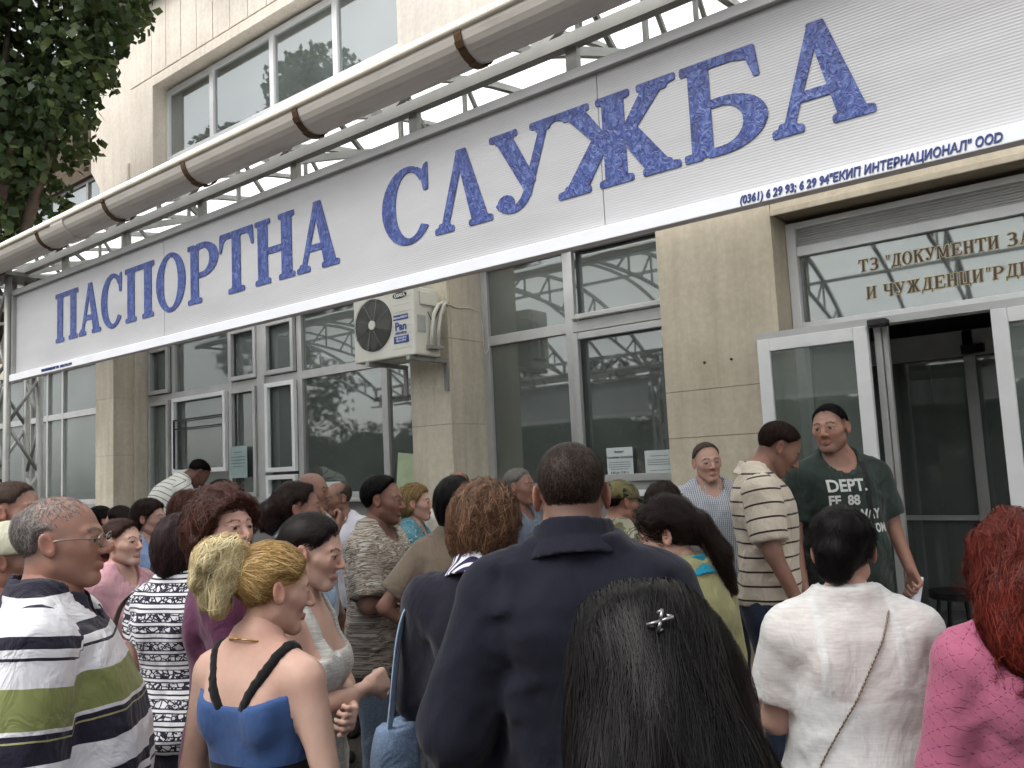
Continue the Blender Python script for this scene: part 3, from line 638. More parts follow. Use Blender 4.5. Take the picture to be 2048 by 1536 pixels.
notice(-2.83, -2.60, 1.565, 1.765, -.03, 'paler notice beside the stone wall, right of the printed one', [(.8, .6), (.66, .8), (.58, .8), (.5, .8), (.3, .7)])
notice(-7.72, -7.42, 1.72, 2.05, -.095, 'faint pale sheet in the narrow window beside the service hatch', [(.8, .5), (.65, .8), (.55, .8), (.45, .8), (.35, .6)], simple('faint_paper', srgb(150, 170, 170), .8))
notice(-5.32, -5.06, 1.50, 1.86, -.03, 'pale green sheet leaning in the window left of the pillar', [], simple('green_paper', srgb(176, 190, 158), .8), tilt=.12)
notice(-6.35, -6.05, 1.50, 1.64, -.03, 'small white card low in the dark window', [], paper)
# rope barrier between thin posts
ropem = simple('rope', srgb(176, 164, 140), .9, 0, .2, 40, .4, 200)
rb = empty('rope_barrier', (-3.9, -1.9, 0)); tag(rb, 'sagging cream rope barrier strung between thin posts in the crowd', 'barrier')
pts_ = [(-1.25, .75), (.55, -.55)]
for px_, py_ in pts_: MB().tube([(px_, py_, 0), (px_, py_, .95)], .018, 10).build('post', steel, rb, smooth=True); MB().tube([(px_, py_, 0), (px_, py_, .03)], .12, 16).build('post_base', steel, rb)
for z0 in (.92, .42):
    MB().tube([(pts_[0][0]+(pts_[1][0]-pts_[0][0])*t/12, pts_[0][1]+(pts_[1][1]-pts_[0][1])*t/12, z0-.10*4*(t/12)*(1-t/12)) for t in range(13)], .009, 6).build('rope', ropem, rb, smooth=True)
# stool just inside the lobby
stl = empty('stool', (-1.05, .55, .15)); tag(stl, 'dark stool standing inside the open entrance', 'stool')
blk = MATS['black_plastic']
MB().tube([(0, 0, .62), (0, 0, .66)], .16, 20).build('seat', blk, stl)
for a in range(4):
    c, s_ = math.cos(a*math.pi/2+.6), math.sin(a*math.pi/2+.6); MB().tube([(c*.11, s_*.11, .62), (c*.2, s_*.2, 0)], .012, 8).build('leg', blk, stl)
MB().tube([(.16*math.cos(t*math.pi/8), .16*math.sin(t*math.pi/8), .25) for t in range(17)], .008, 6).build('foot_ring', blk, stl)
# ================================================================== TREES
bark = simple('bark', srgb(74, 62, 52), .9, 0, .3, 12, .8, 30)
def leaf_mat(name, lo, mid, hi):
    b = NB(name); a = b.attr('rnd', 'Fac'); b.col(b.ramp(a, [(0, lo), (.55, mid), (1, hi)])); b.set(Roughness=.55)
    b.b.inputs['Specular IOR Level'].default_value = .3
    tl = b.n('BsdfTranslucent'); b.l(b.ramp(a, [(0, lo), (1, hi)]), tl.inputs[0]); mx = b.n('MixShader'); mx.inputs[0].default_value = .3
    b.l(b.b.outputs[0], mx.inputs[1]); b.l(tl.outputs[0], mx.inputs[2]); b.l(mx.outputs[0], b.out.inputs[0]); return b.m
lm1 = leaf_mat('leaf_green', (.016, .030, .011), (.038, .066, .022), (.13, .16, .05))
def leaf_cloud(clumps, per, size, seed):
    r = np.random.default_rng(seed); V = []; A = []
    for (cx, cy, cz, rad) in clumps:
        n = int(per*rad*rad/.16)
        d = r.normal(size=(n, 3)); d /= np.linalg.norm(d, axis=1)[:, None]
        p = np.array([cx, cy, cz])+d*(rad*(.45+.55*r.random((n, 1))**.6))*[1, 1, .72]
        t = r.normal(size=(n, 3))+[0, 0, -.5]; t /= np.linalg.norm(t, axis=1)[:, None]
        q = d+r.normal(size=(n, 3))*.55+[0, 0, .5]; b = np.cross(t, q); b /= np.linalg.norm(b, axis=1)[:, None]+1e-9; nn = np.cross(b, t)
        s = size*(.6+.7*r.random((n, 1)))
        quad = np.stack([p-t*s*.5, p-t*s*.1+b*s*.42-nn*s*.08, p+t*s*.5-nn*s*.12, p-t*s*.1-b*s*.42-nn*s*.08], 1)
        V.append(quad.reshape(-1, 3)); tone = r.random()*.35; A.append(np.repeat(np.clip(tone+r.random(n)*.65, 0, 1), 4))
    V = np.concatenate(V); A = np.concatenate(A); n = len(V)//4
    me = bpy.data.meshes.new('crown'); me.vertices.add(len(V)); me.vertices.foreach_set('co', V.astype(np.float32).ravel())
    me.loops.add(4*n); me.loops.foreach_set('vertex_index', np.arange(4*n, dtype=np.int32)); me.polygons.add(n)
    me.polygons.foreach_set('loop_start', np.arange(0, 4*n, 4, dtype=np.int32)); me.polygons.foreach_set('loop_total', np.full(n, 4, np.int32)); me.update(calc_edges=True)
    at = me.attributes.new('rnd', 'FLOAT', 'POINT'); at.data.foreach_set('value', A.astype(np.float32)); return me
def tree(name, loc, H, trunk_r, clumps, label, per=120, size=.1, seed=1, crown_mesh=None):
    e = empty(name, loc); tag(e, label, 'tree', 'broadleaf trees around the forecourt')
    r = random.Random(seed)
    c = [sum(k[i] for k in clumps)/len(clumps) for i in range(3)]
    top = (c[0]*.6, c[1]*.6, c[2])
    MB().tube([(0, 0, 0), (.05*H/6, 0, H*.2), (top[0]*.4, top[1]*.4, H*.42), top], [trunk_r*1.3, trunk_r, trunk_r*.8, trunk_r*.3], 12).build('trunk', bark, e, smooth=True)
    for (x, y, z, rad) in clumps[::3]:
        a = (top[0]*.4, top[1]*.4, H*(.36+.1*r.random())); md = ((a[0]+x)/2, (a[1]+y)/2, (a[2]+z)/2+.15)
        MB().tube([a, md, (x, y, z)], [trunk_r*.45, trunk_r*.28, trunk_r*.1], 7).build('limb', bark, e, smooth=True)
    me = crown_mesh or leaf_cloud(clumps, per, size, seed)
    link('crown', me, lm1, e); return e, me
rr = random.Random(4); cl = []
# crown in front of the left wing; trunk stands left of the frame
TC = Vector((-9.6, -1.9, 0))
tgt = [(-8.4,-1.9,6.6,.55),(-7.9,-1.5,6.1,.5),(-7.6,-1.4,6.5,.45),(-8.4,-1.8,5.6,.55),(-8.0,-1.6,5.45,.42),(-8.6,-1.9,5.0,.5),(-8.3,-1.75,4.75,.32),(-8.9,-2.0,4.4,.45),(-7.75,-1.45,5.75,.35),(-7.5,-1.3,6.9,.5),(-8.2,-1.7,7.1,.6),(-9.0,-2.1,7.0,.7),(-9.2,-2.1,6.0,.7),(-9.3,-2.1,5.2,.6),(-9.5,-2.2,4.5,.5),(-10.1,-2.1,6.5,.9),(-10.3,-1.8,5.4,.8),(-9.7,-1.4,6.2,.8),(-9.8,-2.9,5.9,.8),(-7.25,-1.2,6.3,.25),(-8.9,-1.95,3.95,.25),(-8.15,-1.65,5.05,.25),(-8.0,-1.2,6.7,.6),(-8.6,-1.3,6.2,.6),(-8.8,-1.4,5.4,.6),(-7.7,-1.1,7.2,.5),(-9.0,-1.5,4.8,.5),(-8.7,-2.3,6.4,.6),(-8.9,-2.4,5.7,.6),(-8.3,-2.2,7.0,.5),(-9.1,-2.5,5.0,.5)]
tgt = [t_ for t_ in tgt if t_[:3] not in ((-8.3,-1.75,4.75), (-8.15,-1.65,5.05), (-7.25,-1.2,6.3), (-7.5,-1.3,6.9), (-7.7,-1.1,7.2))]
cl = [(x-.28-TC.x, y-TC.y, z+.05, r_*.95) for x, y, z, r_ in tgt]
tree('linden_tree', TC, 7.2, .2, cl, 'leafy tree overhanging the building at the left edge', per=270, size=.115, seed=3)
# trees behind the viewer, only seen mirrored in the glass
cl2 = []
for i in range(26):
    a = rr.random()*6.28; rad = rr.random()**.5*1.9; z = 3.0+rr.random()*3.6
    cl2.append((rad*math.cos(a), rad*math.sin(a), z, .55+.4*rr.random()))
e0, me0 = tree('shade_tree', (-9.5, -13.5, 0), 7, .22, cl2, 'leafy tree across the forecourt, reflected in the left windows', per=26, size=.2, seed=9)
for i, (x, y, s, lab) in enumerate([(-14.5, -12.5, 1.1, 'broad leafy tree across the forecourt, reflected beside the far windows'), (-4.5, -14.5, 1.05, 'leafy tree across the forecourt, reflected in the upper storey windows'), (.5, -15, 1.0, 'leafy tree across the forecourt behind the viewer'), (5.5, -14, 1.1, 'leafy tree across the forecourt, right of the others'), (-20, -10, 1.2, 'leafy tree far along the street at the left')]):
    e, _ = tree('shade_tree', (x, y, 0), 7, .22, cl2, lab, seed=9, crown_mesh=me0); e.scale = (s, s, s); e.rotation_euler = (0, 0, i*1.3)
# unseen hedge added behind the viewer to block mirrored sky (gives the lower panes their dark green mirror image)
hc = []
for i in range(190): hc.append((-20+(i%95)*.30, rr.random()*.8, .5+rr.random()*2.6, .5))
hd = empty('hedge', (0, -11, 0)); tag(hd, 'dark green hedge added out of view to darken the mirrored panes', 'hedge')
link('foliage', leaf_cloud(hc, 30, .16, 21), lm1, hd)
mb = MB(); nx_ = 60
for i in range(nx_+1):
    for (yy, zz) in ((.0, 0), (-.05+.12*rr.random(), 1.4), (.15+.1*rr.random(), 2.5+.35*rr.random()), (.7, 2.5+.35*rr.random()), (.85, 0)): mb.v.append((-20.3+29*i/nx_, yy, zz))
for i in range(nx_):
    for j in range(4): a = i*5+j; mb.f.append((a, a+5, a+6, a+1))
mb.build('hedge_backing', simple('hedge_green', (.03, .05, .02), .9, 0, .5, 6, 1, 20), hd)  # unseen dark core added to close bright gaps in the mirrored hedge
# ================================================================== PEOPLE: signed-distance bodies turned into meshes
f32 = np.float32
def A3(*v): return np.array(v, f32)
def rcone(p, a, b, r1, r2):
    a = np.asarray(a, f32); ba = np.asarray(b, f32)-a
    pa = p-a; h = np.clip((pa@ba)/max(float(ba@ba), 1e-9), 0, 1)
    return np.linalg.norm(pa-h[:, None]*ba, axis=1)-(r1+(r2-r1)*h)
def ell(p, c, r):
    q = p-np.asarray(c, f32); r = np.asarray(r, f32)
    k0 = np.linalg.norm(q/r, axis=1); k1 = np.linalg.norm(q/(r*r), axis=1)+1e-6
    return k0*(k0-1)/k1
def smin(a, b, k):
    h = np.clip(.5+.5*(b-a)/k, 0, 1); return b+(a-b)*h-k*h*(1-h)
def smax(a, b, k): return -smin(-a, -b, k)
def vnoise(p, s=0):
    i = np.floor(p).astype(np.int64); f = (p-i).astype(f32); f = f*f*(3-2*f); out = 0
    for dx in (0, 1):
        for dy in (0, 1):
            for dz in (0, 1):
                h = (i[:, 0]+dx)*374761393+(i[:, 1]+dy)*668265263+(i[:, 2]+dz)*2147483647+s*974711
                h = (h ^ (h >> 13))*1274126177; h = (h ^ (h >> 16)) & 0xffff
                w_ = (f[:, 0] if dx else 1-f[:, 0])*(f[:, 1] if dy else 1-f[:, 1])*(f[:, 2] if dz else 1-f[:, 2])
                out = out+w_*(h/65535.0).astype(f32)
    return out*2-1
def polygonize(f, lo, hi, res, margin=.02):
    """block-sparse surface nets; returns verts (N,3), quads (M,4)"""
    Bk = 6; lo = np.asarray(lo, f32)-res*2; hi = np.asarray(hi, f32)+res*2
    nb = np.maximum(1, np.ceil((hi-lo)/res/Bk).astype(int)); 
    bc = np.stack(np.meshgrid(*[np.arange(n) for n in nb], indexing='ij'), -1).reshape(-1, 3)
    cd_ = f(((bc*Bk+(Bk-1)/2)*res+lo).astype(f32))
    act = np.abs(cd_) < (res*Bk*.9+margin)
    D = np.repeat(np.repeat(np.repeat(cd_.reshape(nb), Bk, 0), Bk, 1), Bk, 2).astype(f32)
    off = np.stack(np.meshgrid(*[np.arange(Bk)]*3, indexing='ij'), -1).reshape(-1, 3)
    ab = bc[act]
    idx = (ab[:, None, :]*Bk+off[None]).reshape(-1, 3)
    D[idx[:, 0], idx[:, 1], idx[:, 2]] = f((idx*res+lo).astype(f32))
    s = D < 0
    c = np.zeros(tuple(x-1 for x in s.shape), np.uint8); C8 = [(a, b, d) for a in (0, 1) for b in (0, 1) for d in (0, 1)]
    def sl(a, b, d): return (slice(a, s.shape[0]-1+a), slice(b, s.shape[1]-1+b), slice(d, s.shape[2]-1+d))
    for q in C8: c += s[sl(*q)]
    cells = np.argwhere((c > 0) & (c < 8))
    if len(cells) == 0: return np.zeros((0, 3), f32), np.zeros((0, 4), int)
    vals = {q: D[cells[:, 0]+q[0], cells[:, 1]+q[1], cells[:, 2]+q[2]] for q in C8}
    acc = np.zeros((len(cells), 3), f32); cnt = np.zeros(len(cells), f32)
    for q in C8:
        for ax in range(3):
            if q[ax] == 1: continue
            r = list(q); r[ax] = 1; r = tuple(r); a, b = vals[q], vals[r]; m = (a < 0) != (b < 0)
            t = np.where(m, a/np.where(m, a-b, 1), 0); pt = np.tile(np.array(q, f32), (len(cells), 1)); pt[:, ax] = t
            acc += pt*m[:, None]; cnt += m
    V = (cells+acc/cnt[:, None])*res+lo
    lut = np.full(c.shape, -1, np.int64); lut[cells[:, 0], cells[:, 1], cells[:, 2]] = np.arange(len(cells))
    Q = []
    for ax in range(3):
        o1, o2 = [(1, 2), (2, 0), (0, 1)][ax]
        sa = [slice(None)]*3; sb = [slice(None)]*3; sa[ax] = slice(0, -1); sb[ax] = slice(1, None)
        a = s[tuple(sa)]; b = s[tuple(sb)]; e = np.argwhere(a != b)
        ok = (e[:, o1] > 0) & (e[:, o2] > 0) & (e[:, o1] < c.shape[o1]) & (e[:, o2] < c.shape[o2]) & (e[:, ax] < c.shape[ax]); e = e[ok]
        ins = a[e[:, 0], e[:, 1], e[:, 2]]
        def at(d1, d2):
            g = e.copy(); g[:, o1] -= d1; g[:, o2] -= d2; return lut[g[:, 0], g[:, 1], g[:, 2]]
        q = np.stack([at(1, 1), at(0, 1), at(0, 0), at(1, 0)], 1); q[~ins] = q[~ins][:, ::-1]
        Q.append(q[(q >= 0).all(1)])
    return V.astype(f32), np.concatenate(Q)
def np_mesh(name, V, Q, attrs=None):
    me = bpy.data.meshes.new(name); k = Q.shape[1]; n = len(Q)
    me.vertices.add(len(V)); me.vertices.foreach_set('co', np.ascontiguousarray(V, f32).ravel())
    me.loops.add(k*n); me.loops.foreach_set('vertex_index', np.ascontiguousarray(Q, np.int32).ravel()); me.polygons.add(n)
    me.polygons.foreach_set('loop_start', np.arange(0, k*n, k, dtype=np.int32)); me.polygons.foreach_set('loop_total', np.full(n, k, np.int32))
    me.polygons.foreach_set('use_smooth', np.ones(n, bool)); me.update(calc_edges=True)
    for nm, (typ, arr) in (attrs or {}).items():
        at = me.attributes.new(nm, typ, 'POINT'); at.data.foreach_set({'FLOAT': 'value', 'FLOAT_VECTOR': 'vector', 'FLOAT_COLOR': 'color'}[typ], np.ascontiguousarray(arr, f32).ravel())
    return me
def join(parts):
    V = []; Q = []; n = 0
    for v, q in parts: V.append(v); Q.append(q+n); n += len(v)
    return np.concatenate(V), np.concatenate(Q)
def grad(f, p, e=.004):
    g = np.stack([f(p+A3(*(e if i == j else 0 for j in range(3))))-f(p-A3(*(e if i == j else 0 for j in range(3)))) for i in range(3)], 1)
    return g/(np.linalg.norm(g, axis=1)[:, None]+1e-9)
def rotm(yaw_=0, pit=0, rol=0):
    """head rotation: yaw + turns to the person's left, pitch + nods down, roll + tilts to the right"""
    return np.array((Matrix.Rotation(yaw_, 3, 'Z') @ Matrix.Rotation(-pit, 3, 'X') @ Matrix.Rotation(rol, 3, 'Y')), f32)
# ---------------------------------------------------------------- body tables (reference height 1.75, facing +Y)
ZP = np.array([.70, .80, .88, .95, 1.05, 1.15, 1.25, 1.34, 1.40, 1.45, 1.50, 1.6], f32)
PROF = {
 'm':   ([.10,.160,.175,.172,.160,.162,.172,.182,.170,.120,.070,.06], [.08,.108,.124,.118,.110,.114,.124,.126,.112,.088,.064,.055], [0,-.01,-.012,-.005,0,.003,.0,-.005,-.01,-.015,-.015,-.015], .188),
 'fat': ([.12,.172,.192,.195,.195,.195,.195,.198,.182,.132,.078,.06], [.09,.125,.146,.158,.166,.164,.154,.142,.122,.096,.070,.055], [0,-.01,-.005,.015,.03,.03,.02,.0,-.01,-.015,-.015,-.015], .200),
 'f':   ([.10,.158,.180,.172,.142,.136,.146,.156,.148,.104,.058,.05], [.08,.110,.126,.116,.098,.098,.108,.110,.098,.078,.056,.05], [0,-.012,-.015,-.006,.002,.002,.002,-.005,-.012,-.015,-.012,-.012], .164),
 'ff':  ([.11,.175,.200,.196,.176,.168,.170,.176,.164,.116,.064,.05], [.09,.125,.144,.138,.124,.122,.126,.124,.108,.084,.060,.05], [0,-.012,-.012,0,.010,.010,.006,-.002,-.010,-.015,-.012,-.012], .178)}
POSES = {   # right arm: elbow, wrist, finger curl, palm normal
 'down': ((.245,-.03,1.125), (.25,.05,.88), .35, (-1,.1,0)), 'front': ((.245,.01,1.13), (.10,.24,1.10), .6, (-.6,0,.5)),
 'cross': ((.255,.06,1.145), (-.06,.205,1.17), .8, (0,-.8,-.2)), 'cross2': ((.255,.06,1.13), (-.04,.175,1.12), .8, (0,-.8,.2)), 'akimbo': ((.37,-.06,1.18), (.205,.07,1.02), .5, (-1,0,-.3)),
 'chin': ((.21,.17,1.20), (.055,.20,1.42), .9, (0,-1,.2)), 'phone': ((.23,.06,1.13), (.12,.27,1.25), .7, (-.3,-.3,1)), 'sill': ((.21,.25,1.28), (.12,.44,1.20), .4, (0,0,-1)),
 'pocket': ((.27,-.07,1.14), (.215,.06,.95), .6, (-1,0,0)), 'elbowout': ((.30,.0,1.15), (.19,.17,1.02), .6, (-1,0,.2))}
def skin_mat(name):
    b = NB(name); c = b.attr('Col', 'Color'); v = b.obj()
    b.col(b.mix(.35, c, b.mix(1.0, c, b.ramp(b.noise(v, 38, 5, .65), [(.3, (.78, .66, .62)), (.7, (1.2, 1.1, 1.08))]), 'MULTIPLY')))
    b.col(b.mix(.5, b.b.inputs['Base Color'].links[0].from_socket, b.mix(1.0, c, b.ramp(b.noise(v, 5, 4, .6), [(.35, (1.02, .80, .74)), (.6, (.98, 1.0, 1.0))]), 'MULTIPLY')))
    b.set(Roughness=.52); b.b.inputs['Specular IOR Level'].default_value = .35
    
    b.bump(b.noise(v, 160, 3, .7), .12, .002); MATS[name] = b.m; return b.m
SKIN = skin_mat('skin')
def hair_mat(c, tip=None, name='hair'):
    key = (name, c, tip)
    if key in MATS: return MATS[key]
    tip = tip or c; b = NB(name); a = b.attr('rnd', 'Fac')
    col = b.ramp(a, [(0, tuple(x*.5 for x in c)), (.5, c), (1, tuple(min(1, x*.85+y*.3+.002) for x, y in zip(tip, c)))]); b.col(col)
    b.set(Roughness=.46); b.b.inputs['Specular IOR Level'].default_value = .3
    ba = b.attr('base', 'Fac'); b.l(b.math('ADD', b.math('MULTIPLY', ba, .45), .46), b.b.inputs['Roughness']); b.l(b.math('SUBTRACT', .15, b.math('MULTIPLY', ba, .12)), b.b.inputs['Specular IOR Level'])
    MATS[key] = b.m; return b.m
def cloth_mat(name, c, kind='plain', c2=None, **kw):
    b = NB(name); v = b.obj(); uv = b.attr('cuv'); sep = b.n('SeparateXYZ'); b.l(uv, sep.inputs[0]); U_, V_, W_ = sep.outputs
    def tint(col, k=.13): return tuple(max(0, x*(1-k)) for x in col), tuple(min(1, x*(1+k)) for x in col)
    base = b.ramp(b.noise(v, 7, 6, .6), [(.3, tint(c)[0]), (.7, tint(c)[1])])
    if kind == 'stripe':       # kw bands: [(start 0..1, colour)], period, phase
        t = b.math('FRACT', b.math('DIVIDE', b.math('ADD', V_, kw.get('phase', 0)), kw['period']))
        wob = b.math('ADD', t, b.math('MULTIPLY', b.math('SUBTRACT', b.noise(v, 9, 2), .5), .03))
        base = b.mix(1.0, b.ramp(wob, kw['bands'], 'CONSTANT'), b.ramp(b.noise(v, 8, 5), [(.3, (.9, .9, .9)), (.7, (1, 1, 1))]), 'MULTIPLY')
    elif kind == 'check':
        a = b.math('PINGPONG', U_, .006); d = b.math('PINGPONG', V_, .006)
        base = b.mix(b.math('LESS_THAN', a, .0017), base, c2); base = b.mix(b.math('MULTIPLY', b.math('LESS_THAN', d, .0014), .5), base, c2)
    elif kind == 'melange':    # broken horizontal dashes
        n = b.noise(b.mapping(uv, (16, 120, 16)), 1.0, 4, .6, .3); base = b.ramp(n, [(.38, c), (.47, c2), (.56, kw['c3']), (.66, c)], 'CONSTANT')
    elif kind == 'camo':
        n = b.noise(uv, 17, 2, .5, .6); n2 = b.noise(b.mapping(uv, loc=(5, 2, 1)), 14, 2, .5, .6)
        base = b.mix(b.ramp(n2, [(0, (0, 0, 0)), (.56, (1, 1, 1))], 'CONSTANT'), b.ramp(n, [(0, c), (.45, c2), (.58, kw['c3'])], 'CONSTANT'), kw['c4'])
    elif kind == 'paisley':
        w = b.n('TexWave', wave_type='RINGS'); w.inputs['Scale'].default_value = 9; w.inputs['Distortion'].default_value = 14; w.inputs['Detail'].default_value = 2; w.inputs['Detail Scale'].default_value = 1.6; b.l(uv, w.inputs['Vector'])
        base = b.ramp(w.outputs[0], [(0, c), (.35, c2), (.6, kw['c3']), (.82, c)], 'CONSTANT')
    elif kind == 'bands':      # black line work in white bands, like a block print
        vo = b.n('TexVoronoi', feature='DISTANCE_TO_EDGE'); vo.inputs['Scale'].default_value = 34; b.l(b.mapping(uv, (1, 1.3, 1)), vo.inputs['Vector'])
        fill = b.math('LESS_THAN', b.noise(uv, 120, 2), .5)
        ink_ = b.math('MAXIMUM', b.math('LESS_THAN', vo.outputs['Distance'], .09), b.math('MULTIPLY', fill, b.math('GREATER_THAN', b.noise(uv, 30, 2), .5)))
        t = b.math('FRACT', b.math('DIVIDE', V_, .115))
        zone = b.ramp(t, [(0, (0, 0, 0)), (.10, (1, 1, 1)), (.16, (0, 0, 0)), (.28, (1, 1, 1)), (.33, (.5, .5, .5)), (.52, (1, 1, 1)), (.57, (0, 0, 0)), (.66, (1, 1, 1)), (.70, (.5, .5, .5)), (.97, (1, 1, 1))], 'CONSTANT')
        full = b.math('GREATER_THAN', zone, .9); half = b.math('MULTIPLY', b.math('GREATER_THAN', zone, .3), ink_)
        base = b.mix(b.math('MAXIMUM', full, half), base, c2)
    elif kind == 'two':        # colour change below a height
        base = b.mix(b.math('LESS_THAN', V_, kw['z']), base, c2)
    elif kind == 'denim':
        n = b.noise(b.mapping(uv, (260, 60, 260)), 1, 3); base = b.mix(b.ramp(n, [(.35, (0, 0, 0)), (.65, (.6, .6, .6))]), base, c2)
    elif kind == 'knit':
        a = b.math('PINGPONG', b.math('ADD', U_, V_), .021); d = b.math('PINGPONG', b.math('SUBTRACT', U_, V_), .021)
        ln = b.math('MINIMUM', a, d); dots = b.math('GREATER_THAN', b.math('SINE', b.math('MULTIPLY', V_, 620)), -.2)
        k = b.math('MULTIPLY', b.math('LESS_THAN', ln, .0013), dots); base = b.mix(b.math('MULTIPLY', k, .8), base, c2)
    b.col(base); b.set(Roughness=kw.get('rough', .9)); b.b.inputs['Specular IOR Level'].default_value = .15
    b.b.inputs['Sheen Weight'].default_value = kw.get('sheen', .15); b.b.inputs['Sheen Roughness'].default_value = .5
    n1 = b.bump(b.noise(b.mapping(v, (1, 1, .6)), kw.get('fscale', 11), 4, .55, .8), kw.get('fold', .35)*1.8, .03)
    b.bump(b.noise(v, kw.get('wscale', 420), 2), .25, .0015, n1)
    if kw.get('sheer'):
        tr = b.n('BsdfTransparent'); mx = b.n('MixShader'); mx.inputs[0].default_value = kw['sheer']
        nz = b.noise(b.mapping(v, (8, 8, 60)), 3, 3); b.l(b.ramp(nz, [(.3, (kw['sheer']*.8,)*3), (.7, (min(1, kw['sheer']*1.2),)*3)]), mx.inputs[0])
        b.l(b.b.outputs[0], mx.inputs[1]); b.l(tr.outputs[0], mx.inputs[2]); b.l(mx.outputs[0], b.out.inputs[0])
    return b.m
# ---------------------------------------------------------------- head and hair shapes (head space: origin mid skull, +Y face)
def head_sdf(p, fem=False, jaw=1.0, nose=1.0):
    x = np.abs(p[:, 0]); q = np.stack([x, p[:, 1], p[:, 2]], 1)
    d = ell(q, (0, -.016, .032), (.0745, .0965, .083))
    d = smin(d, ell(q, (0, .022, -.030), (.060*jaw, .066, .080)), .035)
    d = smin(d, rcone(q, A3(.046*jaw, .0, -.060), A3(.014, .062, -.098), .020, .019), .028)
    d = smin(d, rcone(q, A3(0, .074, -.099), A3(.012, .07, -.099), .014, .013), .02)
    d = smin(d, rcone(q, A3(.036, .060, -.022), A3(.050, .035, -.012), .020, .018), .02)
    d = smin(d, rcone(q, A3(.006, .083, .022), A3(.044, .066, .024), .0085 if fem else .011, .008), .014)
    d = smax(d, -ell(q, (.031, .103, .003), (.0185, .0215, .0110)), .012)
    d = smin(d, rcone(q, A3(0, .083, .014), A3(0, .108*1.0+.004*(nose-1), -.026), .0078*nose, .0115*nose), .010)
    d = smin(d, ell(q, (.0125*nose, .097, -.031), (.0085*nose, .010, .0075)), .006)
    d = smin(d, rcone(q, A3(0, .0925, -.061), A3(.020, .082, -.0635), .0055, .0035), .006)
    d = smin(d, rcone(q, A3(0, .0905, -.0715), A3(.017, .082, -.069), .0068, .0038), .006)
    d = smax(d, -rcone(q, A3(0, .1005, -.0658), A3(.022, .087, -.0660), .0012, .0008), .003)
    d = np.minimum(d, np.linalg.norm(q-A3(.0315, .0735, .003), axis=1)-.0125)
    e = np.minimum(rcone(q, A3(.0315-.015, .0830, .0098), A3(.0315+.017, .0755, .0072), .0046, .0040), rcone(q, A3(.0315-.014, .0830, -.0062), A3(.0315+.016, .0755, -.0040), .0034, .0030))
    d = smin(d, e, .009)
    # ear: a tilted shell with a hollow
    er = np.stack([q[:, 0]-.0765, (q[:, 1]+.012)+.25*(q[:, 2]), q[:, 2]+.004], 1)
    er2 = np.stack([er[:, 0]-.006-.35*np.maximum(0, -er[:, 1]), er[:, 1], er[:, 2]], 1)
    ea = ell(er2, (0, 0, 0), (.0085, .0185, .0325))
    ea = smax(ea, -ell(er2, (.0075, .003, .003), (.0065, .011, .020)), .004)
    return smin(d, ea, .007)
def skin_cols(ph, base, brow, stub=0, fem=False):
    n = len(ph); c = np.tile(np.array([*base, 1], f32), (n, 1)); x = np.abs(ph[:, 0]); y = ph[:, 1]; z = ph[:, 2]
    def blend(m, col, k):
        m = np.clip(m, 0, 1)[:, None]*k; c[:, :3] = c[:, :3]*(1-m)+np.array(col, f32)*m
    red = np.array(base)*[1.12, .72, .66]
    blend(np.exp(-(((x-.04)/.022)**2+((z+.03)/.022)**2))*(y > .03), red, .28); blend(np.exp(-((x/.016)**2+((z+.028)/.014)**2))*(y > .085), red, .3); blend((x > .074)*(np.abs(z) < .045), red, .35)
    if stub: blend(((z < -.045) & (y > .0)) * np.clip((-.045-z)/.02, 0, 1)+(np.abs(z+.048) < .007)*(x < .024)*(y > .08), np.array(base)*[.42, .42, .46], stub)
    lip = np.exp(-(((z+.0665)/.0085)**2))*(x < .022)*(y > .078); blend(lip, np.array(base)*[.9, .62, .60] if not fem else np.array(base)*[.85, .45, .47], .8)
    br = (np.abs(z-(.0235+.006*np.sin(np.clip((x-.012)/.036, 0, 1)*3.14)))<(.0042 if not fem else .0034))*(x > .012)*(x < .05)*(y > .055); blend(br*1.0, brow, .85)
    eye = np.linalg.norm(np.stack([x-.0315, y-.0735, z-.003], 1), axis=1) < .0142; eye &= (y > .0765) & (np.abs(z-.0018) < .0048)
    blend(eye*1.0, (.34, .31, .29), 1); blend((eye & (np.abs(x-.0315) < .0068))*1.0, (.03, .02, .015), 1)
    lid = (np.abs(z-.0072) < .0022)*(x > .016)*(x < .05)*(y > .072); blend(lid*1.0, (.06, .04, .03), .55 if not fem else .8)
    return c
def cap_mask(p, front=.032, low=0.0, nape=.01):
    y, z = p[:, 1], p[:, 2]; x = np.abs(p[:, 0])
    m = (y*.8-z*.6)-front
    m2 = (nape+.62*(y-.04)-z)*.85+low
    ear = .026-np.hypot(y+.006, (z+.004)*.8)          # keep the ears clear
    return np.maximum(np.maximum(m, m2)+.0045*vnoise(p*70, 2), np.where(x > .055, ear, -1))
def taper_cap(p, th, m):
    t = np.clip(-m/.022, 0, 1); t = t*t*(3-2*t); k = -.0055+(th+.0055)*t
    return ell(p, (0, -.018, .034), (.0765, .098, .085))-k
